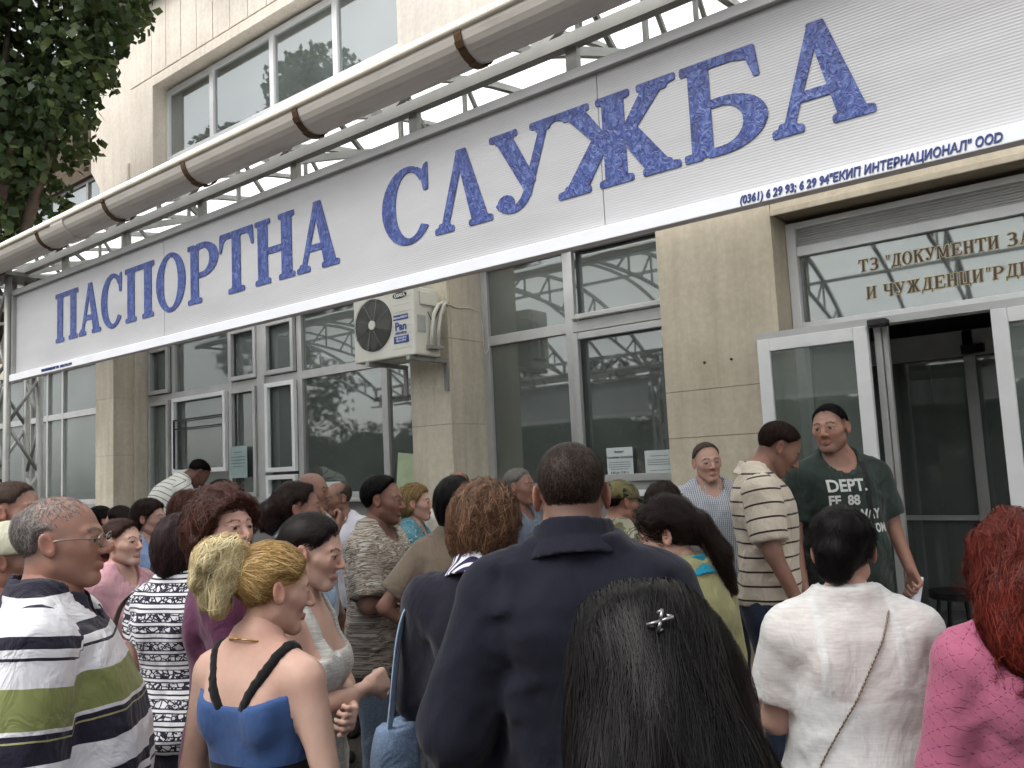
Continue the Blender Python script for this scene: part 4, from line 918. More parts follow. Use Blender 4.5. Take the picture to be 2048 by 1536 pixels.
def make_hair(h):
    """h: dict(style, ...). returns sdf(p), flow(p), bounding box"""
    st = h['style']; th = h.get('th', .008); ns = h.get('noise', .0); nf = h.get('nf', 60); fr_ = h.get('front', .010)
    def cap(p, t): return ell(p, (0, -.018, .034), (.0765+t, .098+t, .085+t))
    lo, hi = A3(-.13, -.16, -.16), A3(.13, .13, .16)
    crown = A3(0, -.05, .12)
    def flow_crown(p): return (p-crown)+A3(0, .01, -.05)
    def flow_down(p): return np.tile(A3(0, -.15, -1), (len(p), 1))+A3(0, -1, 0)*(np.clip(p[:, 2:3]-.05, 0, 1)*16)
    flow = flow_crown
    def face_cut(p, yb=.035, w=.062, zt=.055):     # space in front of the face
        return np.maximum(np.maximum(yb-p[:, 1]+.35*np.clip(p[:, 2], -.2, 0)*0, np.abs(p[:, 0])-w-.0*p[:, 2]), p[:, 2]-zt)
    if st == 'short':
        base = lambda p: taper_cap(p, th, cap_mask(p, fr_, h.get('low', 0), h.get('nape', .01)))
    elif st == 'ring':     # bald on top
        def base(p):
            top = (p[:, 2]-h.get('top', .045))*.9+(p[:, 1])*.45+.0*p[:, 0]
            return taper_cap(p, th, np.maximum(cap_mask(p, .012, 0, .01), top+.004*vnoise(p*60, 6)))
    elif st == 'bob':
        L = h.get('len', .11); wdt = h.get('w', .0); hi = A3(.15, .13, .16); lo = A3(-.15, -.18, -.2)
        def base(p):
            d = cap(p, th+.006); d = smin(d, ell(p, (0, -.035, -.03), (.088+wdt, .088+wdt, L)), .04)
            d = smax(d, face_cut(p, h.get('yb', .03), .058, .058)*-1, .012); d = smax(d, cap_mask(p, fr_, 9e9*0-.2, -.5), .01)
            return smax(d, -(p[:, 2]+L*1.05+.03), .01)
        flow = flow_down
    elif st == 'long':
        L = h.get('len', .3); lo = A3(-.2, -.22, -L-.1); hi = A3(.2, .13, .16); wdt = h.get('w', .10)
        def base(p):
            d = cap(p, th+.01); d = smin(d, ell(p, (0, -.045-h.get('dp', 0)*.5, -.06), (.10+h.get('mw', 0), .085+h.get('dp', 0), .14)), .05)
            b2 = ell(p, (0, -.122-h.get('dp', 0), -.5*L), (wdt, .058+h.get('dp', 0), .55*L)); d = smin(d, b2, .06)
            d = smax(d, -face_cut(p, .02, .06, .06), .012); return smax(d, cap_mask(p, fr_, -.2, -.5), .01)
        flow = flow_down
    elif st == 'updo':     # hair drawn to a knot / ponytail at Q
        Qp = A3(*h.get('q', (0, -.11, .03))); lo = A3(-.17, -.24, -.32); hi = A3(.17, .13, .19)
        prim = h.get('prims', [((0, -.115, .03), (.04, .035, .04))])
        def base(p):
            d = taper_cap(p, th, cap_mask(p, fr_, -.004, -.002))
            for pr in prim:
                if len(pr) == 2: d = smin(d, ell(p, *pr), .015)
                else: d = smin(d, rcone(p, A3(*pr[0]), A3(*pr[1]), pr[2], pr[3]), .015)
            return d
        def flow(p):
            v_ = Qp-p; near = np.linalg.norm(v_, axis=1)[:, None] < .06
            tail = np.tile(A3(*h.get('taildir', (0, -.2, -1))), (len(p), 1)); return np.where(near | (p[:, 1:2] < Qp[1]), tail, v_)
    elif st == 'prims':
        prim = h['prims']; lo = A3(*h.get('lo', (-.2, -.3, -.4))); hi = A3(*h.get('hi', (.2, .15, .2)))
        def base(p):
            d = None
            for pr in prim:
                e_ = ell(p, *pr) if len(pr) == 2 else rcone(p, A3(*pr[0]), A3(*pr[1]), pr[2], pr[3]); d = e_ if d is None else smin(d, e_, .02)
            return d
        flow = lambda p: np.tile(A3(*h.get('taildir', (0, -.2, -1))), (len(p), 1))
    if ns:
        b0 = base
        base = lambda p: b0(p)-ns*(vnoise(p*A3(nf, nf, nf*h.get('nz', .5)), 3)*.65+vnoise(p*A3(nf*2.3, nf*2.3, nf*1.1), 5)*.35)
    return base, h.get('flow') or flow, lo, hi
def strands(f, V, flow, n, seg, step, wd, lift, rng, wild=.35, stick=.85):
    if n <= 0 or len(V) == 0: return None
    p = V[rng.integers(0, len(V), n)].astype(f32)+rng.normal(size=(n, 3)).astype(f32)*.002
    off = (rng.random(n)*lift).astype(f32); jit = rng.normal(size=(n, 3)).astype(f32)*wild
    P = []; Nn = []
    for s in range(seg+1):
        g = grad(f, p); p = p+g*((off-f(p))*stick)[:, None]; P.append(p.copy()); Nn.append(g)
        d = flow(p); d = d/(np.linalg.norm(d, axis=1)[:, None]+1e-9)+jit; t = d-g*((d*g).sum(1))[:, None]*.9; t /= np.linalg.norm(t, axis=1)[:, None]+1e-9
        p = p+t*step*(.7+.6*rng.random((n, 1)).astype(f32))
    P = np.stack(P, 1); Nn = np.stack(Nn, 1); T = np.gradient(P, axis=1); S_ = np.cross(T, Nn); S_ /= np.linalg.norm(S_, axis=2)[..., None]+1e-9
    taper = np.linspace(1, .25, seg+1)[None, :, None]; W = S_*(wd*(.6+.8*rng.random((n, 1, 1))))*taper
    V2 = np.stack([P-W, P+W], 2).reshape(-1, 3); m = (seg+1)*2
    b = (np.arange(n)*m)[:, None]+(np.arange(seg)*2)[None]; Q = np.stack([b, b+1, b+3, b+2], -1).reshape(-1, 4)
    rnd = np.repeat(rng.random(n), m); return V2.astype(f32), Q, rnd
PERSON_N = 0
def person(label, x, y, H, g=0.0, face=127.5, head=(0, 0, 0), build='m', skin=(.42, .24, .16), brow=(.05, .03, .02), stub=0, hair=None, hcol=(.03, .02, .015), htip=None,
           top=None, legs=None, arms=('down', 'down'), lean=0, jaw=1.0, nose=1.0, res=1.0, nstr=500, strd=None, extra=None, shoes=None, hairmat2=None):
    """a standing figure: Empty at the feet > body, hair, shirt, collar, trousers, shoes"""
    global PERSON_N; PERSON_N += 1; rng = np.random.default_rng(100+PERSON_N)
    jaw *= .93+.13*rng.random(); nose *= .88+.26*rng.random()
    fem = build in ('f', 'ff'); s = H/1.75; pa, pb, pc, shx = PROF[build]; pa, pb, pc = (np.array(v_, f32) for v_ in (pa, pb, pc))
    lr = R(lean); cl_, sl_ = math.cos(lr), math.sin(lr); HIP = A3(0, 0, .93)
    RU = np.array([[1, 0, 0], [0, cl_, sl_], [0, -sl_, cl_]], f32)          # upper-body frame -> person frame (lean forward)
    def toU(p): return (p-HIP)@RU + HIP if lean else p
    def frU(p): return (np.asarray(p, f32)-HIP)@RU.T + HIP if lean else np.asarray(p, f32)
    Rh = rotm(R(head[0]), R(head[1]), R(head[2])); piv = A3(0, -.012, 1.505); hc = piv+Rh@A3(0, .028, .130)
    SH = [A3(sx*shx, -.012, 1.405) for sx in (1, -1)]
    EL, WR, CU, PN = [], [], [], []
    for i, sx in enumerate((1, -1)):
        ps = POSES[arms[i]] if isinstance(arms[i], str) else arms[i]
        k = (shx-.188)
        EL.append(A3(sx*(ps[0][0]+k), ps[0][1], ps[0][2])); WR.append(A3(sx*(ps[1][0]+(k if ps[1][0] > .15 else 0)), ps[1][1], ps[1][2])); CU.append(ps[2]); PN.append(A3(sx*ps[3][0], ps[3][1], ps[3][2]))
    au, ae, aw = (.050, .040, .028) if not fem else (.043, .035, .0245)
    if build == 'fat': au, ae, aw = .058, .047, .032
    if build == 'ff': au, ae, aw = .054, .042, .028
    rn = .058 if not fem else .047
    if build == 'fat': rn = .064
    def torso(u, o=0.0):
        z = np.clip(u[:, 2], .70, 1.6); a = np.interp(z, ZP, pa)+o; b = np.interp(z, ZP, pb)+o; c = np.interp(z, ZP, pc)
        X = np.abs(u[:, 0])/a; Y = (u[:, 1]-c)/b; r = (X**2.4+np.abs(Y)**2.4)**(1/2.4)
        d = (r-1)*np.minimum(a, b)*.9; d = np.maximum(d, np.maximum(.72-o-u[:, 2], u[:, 2]-1.53))
        ux = np.stack([np.abs(u[:, 0]), u[:, 1], u[:, 2]], 1)
        d = smin(d, rcone(ux, A3(.02, -.018, 1.50), A3(shx*.80, -.014, 1.425), .040+o, .046+o), .04)
        d = smin(d, ell(ux, (.080, -.098, 1.315), (.040+o*.5, .022+o, .070+o*.5)), .025)
        if fem: d = smin(d, ell(ux, (.068, .082, 1.255), (.066+o, .060+o, .066+o)), .04)
        return d
    def arm(u, i, o=0.0, o2=None, k=2.0):
        """k: 0..1 upper arm, 1..2 forearm"""
        o2 = o if o2 is None else o2
        d = rcone(u, SH[i], EL[i] if k >= 1 else SH[i]+(EL[i]-SH[i])*k, au+.010+o, ae+(1-min(k, 1))*(au-ae)+o2)
        d = np.minimum(d, np.linalg.norm(u-SH[i]-A3(0, 0, -.008), axis=1)-(au+.014+o))
        if k > 1:
            e = EL[i]+(WR[i]-EL[i])*(k-1); d2 = rcone(u, EL[i], e, ae+o2, ae+(aw-ae)*(k-1)+o2); d = smin(d, d2, .02)
            ax = (WR[i]-EL[i])/np.linalg.norm(WR[i]-EL[i]); 
            if k < 2: d = np.maximum(d, np.where(np.linalg.norm(u-e, axis=1) < .09, (u-e)@ax, -1))
        else:
            e = SH[i]+(EL[i]-SH[i])*k; ax = (EL[i]-SH[i])/np.linalg.norm(EL[i]-SH[i]); d = np.maximum(d, (u-e)@ax)
        return d
    neck_top = hc+Rh@A3(0, -.022, -.05)
    def neck(u): return rcone(u, A3(0, -.016, 1.45), neck_top, rn+.006, rn)
    def legsd(p, o=0.0):
        px = np.stack([np.abs(p[:, 0]), p[:, 1], p[:, 2]], 1)
        d = rcone(px, A3(.085, -.008, .86), A3(.10, .012, .49), .092+o, .058+o*1.1); return smin(d, rcone(px, A3(.10, .012, .49), A3(.105, -.015, .09), .057+o*1.1, .042+o*1.4), .03)
    def body(p):
        u = toU(p); d = smin(torso(u), neck(u), .03)
        for i in (0, 1): d = smin(d, arm(u, i), .03)
        d = smin(d, legsd(p), .04); return smin(d, rcone(np.stack([np.abs(p[:, 0]), p[:, 1], p[:, 2]], 1), A3(.105, -.03, .045), A3(.115, .13, .035), .042, .034), .02)
    parts = [polygonize(body, (-.48, -.35, 0), (.48, .95 if lean > 25 else .6, 1.56), .021*res if res > .8 else .017)]
    # hands
    for i, sx in enumerate((1, -1)):
        d0 = WR[i]-EL[i]; d0 /= np.linalg.norm(d0); n0 = PN[i]-d0*(PN[i]@d0); n0 /= np.linalg.norm(n0); s0 = np.cross(d0, n0)*sx
        hs_ = .92 if fem else 1.0; w0 = WR[i]; ch = []
        for k in range(4):
            a = w0+s0*(k-1.5)*.011; kn = w0+(d0*(.088-.004*abs(k-1))+s0*(1.5-k)*.0205*-1)*hs_; ch.append((a, kn, .0165, .0125))
            dd = d0; pp = kn; L = [.042, .027, .022]; kk = [.92, 1.0, .95, .76][k]
            for j in range(3):
                ang = CU[i]*(.9 if j == 0 else 1.15)+.08*k; c_, s_ = math.cos(ang*(j+1)), math.sin(ang*(j+1)); dd = d0*c_+n0*s_+s0*(k-1.5)*.05*(j == 0)
                q_ = pp+dd*L[j]*kk*hs_; ch.append((pp, q_, .0092-.0008*j, .0084-.0008*j)); pp = q_
        t0 = w0+d0*.022-s0*.018; t1 = t0+(d0*.036-s0*.034+n0*.012)*hs_; t2 = t1+(d0*.034-s0*.004+n0*.012)*hs_; t3 = t2+(d0*.024+n0*.014+s0*.004)*hs_
        ch += [(t0, t1, .016, .0125), (t1, t2, .0115, .0098), (t2, t3, .0098, .0082), (w0-d0*.07, w0+d0*.01, aw+.001, aw*.86)]
        def hand(p, ch=ch):
            u = toU(p); d = None
            for n_, (a, b, r1, r2) in enumerate(ch):
                e = rcone(u, a, b, r1, r2); d = e if d is None else smin(d, e, .010 if (a is w0 or r1 > .0125) else .0035)
            return d
        allp = np.array([frU(q) for c4 in ch for q in c4[:2]]); parts.append(polygonize(hand, allp.min(0)-.03, allp.max(0)+.03, .0058*max(1, res*.95)))
    def headf(p):
        u = toU(p); h = (u-hc)@Rh; return smin(head_sdf(h, fem, jaw, nose), neck(u), .022)
    hcw = frU(hc); hl = A3(.14, .16, .155)
    hv = polygonize(headf, hcw-hl, hcw+hl, .0050*res); parts.append(hv)
    V, Q = join(parts); hs2 = (toU(V)-hc)@Rh
    cols = skin_cols(hs2, skin, brow, stub, fem); far_ = np.linalg.norm(hs2, axis=1) > .2; cols[far_] = [*skin, 1]
    h0 = (hair[0] if isinstance(hair, list) else hair) if hair else None
    if h0 and h0['style'] in ('short', 'ring', 'updo'):          # scalp tone of cropped hair
        mk = cap_mask(hs2, h0.get('front', .010), h0.get('low', 0)-(.004 if h0['style'] == 'updo' else 0), h0.get('nape', .01))
        if h0['style'] == 'ring': mk = np.maximum(mk, (hs2[:, 2]-h0.get('top', .045))*.9+hs2[:, 1]*.45)
        k = (np.clip(.62-mk/.030, 0, 1)*.85*(hs2[:, 2] > -.1)*~far_)[:, None]; cols[:, :3] = cols[:, :3]*(1-k)+(np.array(hcol, f32)*.7+np.array(skin, f32)*.3)*k
    # fix the root so that the head top stands at (x, y)
    topU = frU(hc+A3(0, 0, .1)); a = R(face-90); ca, sa = math.cos(a), math.sin(a)
    ox, oy = topU[0]*s*ca-topU[1]*s*sa, topU[0]*s*sa+topU[1]*s*ca
    e = empty('person', (x-ox, y-oy, g), a); tag(e, label, 'person', 'people waiting outside the office')
    link('body', np_mesh('body', V*s, Q, {'Col': ('FLOAT_COLOR', cols)}), SKIN, e)
    # hair
    if hair:
        for hi_, hd_ in enumerate(hair if isinstance(hair, list) else [hair]):
            bf, flow, lo, hi = make_hair(hd_)
            hf = lambda p: bf(p)
            hvv, hq = polygonize(hf, lo, hi, hd_.get('res', .0062)*res)
            if len(hvv) == 0: continue
            rb_ = np.clip(.35+.25*vnoise(hvv*A3(160, 160, 40), 9), 0, 1)
            pieces = [(hvv, hq, rb_)]
            sd_ = dict(n=nstr*1.4, seg=5, step=.016, wd=.0009, lift=.006, wild=.3); sd_.update(strd or {}); sd_.update(hd_.get('strd', {}))
            if hd_['style'] in ('short', 'ring') and not hd_.get('strd'): sd_.update(seg=3, step=.0062, lift=.0045, wd=.0007, n=nstr*2.4, wild=.55)
            z = strands(hf, hvv, flow, int(sd_['n']), sd_['seg'], sd_['step'], sd_['wd'], sd_['lift'], rng, sd_['wild'])
            if z: pieces.append(z)
            VV, QQ = join([(p_[0], p_[1]) for p_ in pieces]); rn_ = np.concatenate([p_[2] for p_ in pieces]); bs_ = np.concatenate([np.full(len(p_[0]), 1.0 if i_ == 0 else 0.0) for i_, p_ in enumerate(pieces)])
            VV = frU(VV@Rh.T+hc)
            link('hair', np_mesh('hair', VV*s, QQ, {'rnd': ('FLOAT', rn_), 'base': ('FLOAT', bs_)}), hair_mat(hd_.get('col', hcol), hd_.get('tip', htip)), e)
    # top garment
    info = dict(e=e, s=s, frU=frU, toU=toU, hc=hc, Rh=Rh, SH=SH, EL=EL, WR=WR, torso=torso, arm=arm, rng=rng, res=res, H=H)
    for tp in (top if isinstance(top, list) else [top]):
        if not tp: continue
        o = tp.get('off', .014); k = tp.get('sleeve', .62); hem = tp.get('hem', .86); nz_ = tp.get('neck', 1.485); ns_ = tp.get('slope', .45); amp = tp.get('fold', .009)*1.25; fl = tp.get('flare', .014); kin = tp.get('kin', .035)
        belly = tp.get('belly', 0); seed = PERSON_N
        def sleeve(u): return np.minimum(arm(u, 0, o, o+fl, k), arm(u, 1, o, o+fl, k)) if k > 0 else np.full(len(u), 9, f32)
        def shirt(p):
            u = toU(p); d = torso(u, o+.004)
            if belly: d = smin(d, ell(u, (0, .05, 1.06), (.16, .10+belly, .17)), .06)
            if tp.get('loose'): d = d-tp['loose']*np.clip((1.25-u[:, 2])/.4, 0, 1)
            if k > 0: d = smin(d, sleeve(u), kin)
            w_ = u*A3(9, 9, 6.5)+.6*vnoise(u*5, seed)[:, None]
            cr = np.exp(-((u[:, 2]-1.0)/.09)**2)+np.exp(-((np.abs(u[:, 0])-.17)/.05)**2)*.8
            rg = 1-2*np.abs(vnoise(w_*A3(1.1, 1.1, 2.0)+u[:, :1]*A3(0, 0, 8)*np.sign(u[:, :1]), seed+3))
            rg2 = 1-2*np.abs(vnoise(w_*A3(2.3, 2.3, 3.2)-u[:, :1]*A3(0, 0, 14)*np.sign(u[:, :1]), seed+11))
            d = d-amp*(vnoise(w_, seed+7)*.7+rg*.5*(.35+cr)+rg2*.28*(.2+cr))
            d = np.maximum(d, hem-u[:, 2]+(0 if not tp.get('hemw') else tp['hemw']*u[:, 0]))
            nr_ = tp.get('nr', rn+.020); rr_ = np.hypot(u[:, 0], (u[:, 1]-.012+.25*np.clip(1.45-u[:, 2], -.1, .1))*.86)
            d = smax(d, np.minimum(u[:, 2]-(1.39 if nz_ > 1.3 else nz_), nr_-rr_) if nz_ > 1.3 else u[:, 2]-nz_, .006)
            if tp.get('cut'): d = smax(d, tp['cut'](u), .008)
            return d
        sv, sq = polygonize(shirt, (-.50, -.38, hem-.05), (.50, .95 if lean > 25 else .62, 1.56), tp.get('res', .0125)*res, .035)
        u = toU(sv); dt = torso(u, o+.004); dsl = sleeve(u); isl = (dsl < dt-.004)
        U_ = u[:, 0].copy(); U_ = np.where(np.abs(u[:, 1]) > 0, u[:, 0], U_); Vv = u[:, 2].copy()
        for i in (0, 1):
            al = np.linalg.norm(SH[i]-EL[i]); axs = (EL[i]-SH[i])/al; t = (u-SH[i])@axs; m = isl & (np.sign(u[:, 0]) == (1 if i == 0 else -1))
            Vv[m] = 1.405+.02-t[m]; U_[m] = (u[:, 1]+.3)[m]
        cuv = np.stack([U_, Vv, isl.astype(f32)], 1)
        so_ = link(tp.get('name', 'shirt'), np_mesh('shirt', sv*s, sq, {'cuv': ('FLOAT_VECTOR', cuv)}), tp['mat'], e); info['shirt'] = so_; info['shirt_data'] = (sv*s, sq)
        if tp.get('collar'):
            cr_ = tp.get('cr', rn+.017); ch_ = tp.get('ch', .042); op = tp.get('open', .35)
            def collar(p):
                u = toU(p)-A3(0, -.014, tp.get('cz', 1.480)); zz = u[:, 2]+.34*u[:, 1]; rr_ = np.hypot(u[:, 0], u[:, 1]*1.02); t = np.clip(zz/ch_, -.8, 1.2)
                rad = cr_+.014*(1-t)+.016*np.clip(.25-t, 0, 1); d = np.abs(rr_-rad)-.0055
                d = np.maximum(d, np.maximum(zz-ch_*(1+.1*vnoise(u*30, seed)), -zz-.03)); ang = np.abs(np.arctan2(u[:, 0], u[:, 1])); return np.maximum(d, (op-ang)*.06)
            cpos = frU(A3(0, 0, 1.48)); cv, cq = polygonize(collar, cpos-.16, cpos+.16, .0060*res, .02)
            link('collar', np_mesh('collar', cv*s, cq, {'cuv': ('FLOAT_VECTOR', toU(cv))}), tp.get('cmat', tp['mat']), e)
    # trousers, shoes
    if legs:
        wz = legs.get('waist', .99); ol = legs.get('off', .016)
        def trou(p):
            d = smin(torso(p, .008) if not lean else torso(toU(p), .008), legsd(p, ol), .04); d = d-.004*vnoise(p*A3(10, 10, 7), PERSON_N); return np.maximum(np.maximum(d, p[:, 2]-wz), .06-p[:, 2])
        tv, tq = polygonize(trou, (-.3, -.3, .03), (.3, .3, wz+.02), .020*max(res, .85))
        link('trousers', np_mesh('trousers', tv*s, tq, {'cuv': ('FLOAT_VECTOR', tv)}), legs['mat'], e)
    for sx in (1, -1):
        def shoe(p, sx=sx): return np.maximum(rcone(p, A3(sx*.105, -.04, .045), A3(sx*.118, .15, .032), .052, .044), .002-p[:, 2])
        v_, q_ = polygonize(shoe, (sx*.11-.07, -.12, 0), (sx*.11+.07, .22, .12), .014); link('shoe', np_mesh('shoe', v_*s, q_), shoes or MATS['shoe'], e)
    if extra: extra(info)
    return e, info
simple('shoe', srgb(40, 36, 34), .5)
metal_wire = simple('thin_metal', srgb(150, 146, 140), .3, .9)
def H2L(info, p): return Vector((info['frU'](info['hc']+info['Rh']@A3(*p))*info['s']).tolist())
def glasses(info, mat=None):
    m = MB()
    for sx in (1, -1):
        pts = [H2L(info, (sx*(.033+.024*math.cos(t*math.pi/8)), .106-.006*abs(math.cos(t*math.pi/8)), .000+.017*math.sin(t*math.pi/8))) for t in range(17)]
        m.tube(pts, .0016, 5); m.tube([H2L(info, (sx*.057, .100, .006)), H2L(info, (sx*.080, .02, .008)), H2L(info, (sx*.083, -.012, .004)), H2L(info, (sx*.083, -.025, -.012))], .0017, 5)
    m.tube([H2L(info, (.009, .108, .004)), H2L(info, (0, .111, .007)), H2L(info, (-.009, .108, .004))], .0016, 5)
    o = m.build('glasses', mat or metal_wire, info['e'], smooth=True); return o
def on_shirt(info, x, z, back=False, lift=.004):
    """point on the garment surface hit by a ray from the front or back, person space"""
    if 'bvh' not in info: info['bvh'] = BVHTree.FromPolygons([tuple(v) for v in info['shirt_data'][0].tolist()], info['shirt_data'][1].tolist())
    s = info['s']; o = Vector((x*s, (-1 if back else 1.0), z*s)); d = Vector((0, 1 if back else -1, 0)); hit = info['bvh'].ray_cast(o, d)
    return None if hit[0] is None else hit[0]-d*lift
def sphere(name, mat, parent, c, r, n=10):
    m = MB(); r = r if isinstance(r, (tuple, list)) else (r, r, r); rows = n//2+1
    for i in range(rows+1):
        t = math.pi*i/rows
        for j in range(n): m.v.append((c[0]+r[0]*math.sin(t)*math.cos(2*math.pi*j/n), c[1]+r[1]*math.sin(t)*math.sin(2*math.pi*j/n), c[2]+r[2]*math.cos(t)))
    for i in range(rows):
        for j in range(n): m.f.append((i*n+j, (i+1)*n+j, (i+1)*n+(j+1) % n, i*n+(j+1) % n))
    return m.build(name, mat, parent, smooth=True)
# ---------------------------------------------------------------- wardrobe
fair, tan, tan2, pale, dark = srgb(194, 158, 143), srgb(166, 128, 112), srgb(144, 109, 95), srgb(200, 166, 150), srgb(116, 86, 76)
black_h, dkbrown, brown_h, grey_h, auburn_h, red_h = srgb(24, 21, 21), srgb(42, 30, 27), srgb(84, 58, 44), srgb(116, 106, 100), srgb(68, 42, 37), srgb(112, 26, 18)
navy_l = dict(mat=cloth_mat('navy_trousers', srgb(36, 38, 50))); black_l = dict(mat=cloth_mat('black_trousers', srgb(30, 28, 30)))
jeans_l = dict(mat=cloth_mat('blue_jeans', srgb(96, 112, 134), 'denim', srgb(150, 162, 176))); dj = dict(mat=cloth_mat('dark_jeans', srgb(34, 42, 60), 'denim', srgb(58, 68, 88)))
W_, N_, G_, L_ = srgb(228, 228, 232), srgb(40, 38, 52), srgb(136, 143, 90), srgb(168, 164, 112)
def place(info, o):          # attach a separate thing to a person's position in the world
    e = info['e']; o.location = e.location.copy(); o.rotation_euler = e.rotation_euler.copy(); return o
def hairclip(pts, mat, r=.004, name='hair_clip'):
    def f(info):
        m = MB()
        for a, b in pts: m.tube([H2L(info, a), H2L(info, b)], r, 6)
        m.build(name, mat, info['e'], smooth=True)
    return f
def cap_hat(mat, peak=1, low=.02):
    def f(info):
        def cp(p):
            h = (info['toU'](p)-info['hc'])@info['Rh']; d = ell(h, (0, -.014, .036), (.090, .113, .092)); d = np.maximum(d, low+.12*(h[:, 1])-h[:, 2])
            d = d-.0025*vnoise(h*40, 4)
            b = np.maximum(ell(h, (0, .10, .030), (.078, .085, .05)), np.abs(h[:, 2]-.030+.25*(h[:, 1]-.10)+1.2*h[:, 0]**2)-.004); return np.minimum(d, b) if peak else d
        c = info['frU'](info['hc']); v, q = polygonize(cp, c-.24, c+.24, .007*info['res']); link('cap', np_mesh('cap', v*info['s'], q, {'cuv': ('FLOAT_VECTOR', v)}), mat, info['e'])
    return f
def both(*fs):
    def f(info):
        for g_ in fs: g_(info)
    return f
P = person
# ================================================================== men at the entrance
def green_extra(info):
    s = info['s']; ink_ = simple('tee_print', srgb(206, 208, 204), .8, 0, .08, 60)
    for txt, z, size, x0, xs in (('DEPT.', 1.335, .078, .115, .95), ('FF  88', 1.272, .062, .115, .95), ('RIDGWAY', 1.205, .062, .112, .82), ('AUTO.KUSTOM', 1.142, .056, .118, .68)):
        o = text_obj('print', txt, size, ink_, info['e'], (0, 0, 0), (0, 0, 0), offset=.0022, extr=0)
        for v_ in o.data.vertices:
            h_ = on_shirt(info, x0-v_.co.x*xs, z+v_.co.y, lift=.0035)
            if h_ is not None: v_.co = h_
        o.scale = (1, 1, 1); o['kind'] = 'stuff'
    m = MB(); prev = None
    for k in range(8):                                  # dark strap over the shoulder
        h_ = on_shirt(info, -.085+.010*k*.2, 1.47-k*.05, lift=.006)
        if h_ is not None: m.v += [tuple(h_+Vector((-.011, 0, 0))), tuple(h_+Vector((.011, 0, 0)))]
    n_ = len(m.v)//2; m.f = [(2*i, 2*i+1, 2*i+3, 2*i+2) for i in range(n_-1)]
    o = m.build('strap', simple('black_strap', srgb(22, 22, 24), .7), info['e']); o.modifiers.new('t', 'SOLIDIFY').thickness = .003
def paper_roll(info, hand, label, ang=(.3, .1), L=.21, dz=0):
    wr = info['frU'](info['WR'][hand]+(info['WR'][hand]-info['EL'][hand])/np.linalg.norm(info['WR'][hand]-info['EL'][hand])*.085)*info['s']
    o = empty('paper_roll'); place(info, o); tag(o, label, 'paper'); m = MB(); n = 22
    for i in range(n+1):
        t = i/n*2*math.pi*1.35; r1 = .016+.002*i/n; r2 = .026+.004*i/n
        m.v += [(r1*math.cos(t), r1*math.sin(t), .05), (r2*math.cos(t), r2*math.sin(t), .05-L)]
    m.f = [(2*i, 2*i+1, 2*i+3, 2*i+2) for i in range(n)]
    c = m.build('sheet', simple('white_paper', srgb(226, 224, 236), .7, 0, .02), o, smooth=True); c.modifiers.new('t', 'SOLIDIFY').thickness = .0008
    c.location = Vector(wr.tolist())+Vector((0, 0, dz)); c.rotation_euler = (ang[0], ang[1], 0)
green_top = dict(mat=cloth_mat('green_tee', srgb(52, 62, 58), fold=.4), sleeve=.78, off=.011, hem=.84, flare=.014, loose=.010, belly=.01)
e, inf = P('burly man in dark green printed tee standing in the doorway', -1.26, -1.00, 1.78, .15, -50, (-42, 2, 3), 'm', tan, stub=.55, hair=dict(style='short', th=.004, front=.004), hcol=black_h, top=green_top, legs=dj, arms=(((.25,.0,1.14),(.24,.06,.89),.4,(-1,.1,0)), ((.255,-.03,1.15), (.27,.08,.95), .75, (-1,.1,0))), extra=green_extra, nstr=900)
paper_roll(inf, 1, 'white rolled paper in the hand of the man in green', (.1, -.35))
polo_m = cloth_mat('beige_polo', srgb(206, 194, 178), 'stripe', period=.062, bands=[(0, srgb(206, 194, 178)), (.86, srgb(58, 44, 42))], fold=.4)
P('man in beige striped polo looking down beside the sliding door', -1.37, -1.42, 1.73, .15, 22, (8, 38, 0), 'm', tan2, stub=.25, hair=dict(style='short', th=.005, front=-.004), hcol=dkbrown, top=dict(mat=polo_m, collar=True, sleeve=.82, hem=.90, flare=.024), legs=dj, arms=(((.25,.02,1.14),(.24,.12,.90),.35,(-1,.1,0)), 'down'), nstr=900)
chk = cloth_mat('checked_shirt', srgb(196, 198, 204), 'check', srgb(96, 104, 124))
e, inf = P('greying man in pale checked shirt facing the viewer by the wall', -2.03, -.76, 1.63, .15, -48, (0, 4, 3), 'm', fair, brow=(.05, .04, .035), hair=dict(style='short', th=.006, front=-.014), hcol=srgb(88, 78, 72), top=dict(mat=chk, collar=True, open=.5, sleeve=.92, hem=.82, flare=.026, off=.018, ch=.036, neck=1.46, slope=.8), legs=navy_l, arms=('front', 'down'), jaw=1.06, nstr=900)
paper_roll(inf, 0, 'small white rolled paper held by the man in the checked shirt', (-2.6, .3), .14)
# ================================================================== right foreground
camisole = dict(name='camisole', mat=cloth_mat('camisole', srgb(236, 236, 236)), sleeve=0, off=.007, hem=.9, fold=.002, cut=lambda u: np.minimum(u[:, 2]-(1.225+2.0*u[:, 0]**2), np.abs(np.abs(u[:, 0])-.105)-.013))
def chain(a, b, label, back=True, n=46):
    def f(info):
        o = empty('chain_strap'); place(info, o); tag(o, label, 'bag strap'); m = MB(); pts = []
        for i in range(n+1):
            t = i/n; h_ = on_shirt(info, a[0]+(b[0]-a[0])*t, a[1]+(b[1]-a[1])*t, back, .006)
            if h_ is not None: pts.append(h_)
        for i in range(len(pts)-1):
            mid = (pts[i]+pts[i+1])/2; d = (pts[i+1]-pts[i]); m.tube([pts[i]-d*.15, mid+Vector((0, 0, .001 if i % 2 else -.001)), pts[i+1]+d*.15], [.0015, .003, .0015], 6)
        m.build('chain', simple('chain_metal', srgb(140, 124, 112), .35, .8), o, smooth=True)
    return f
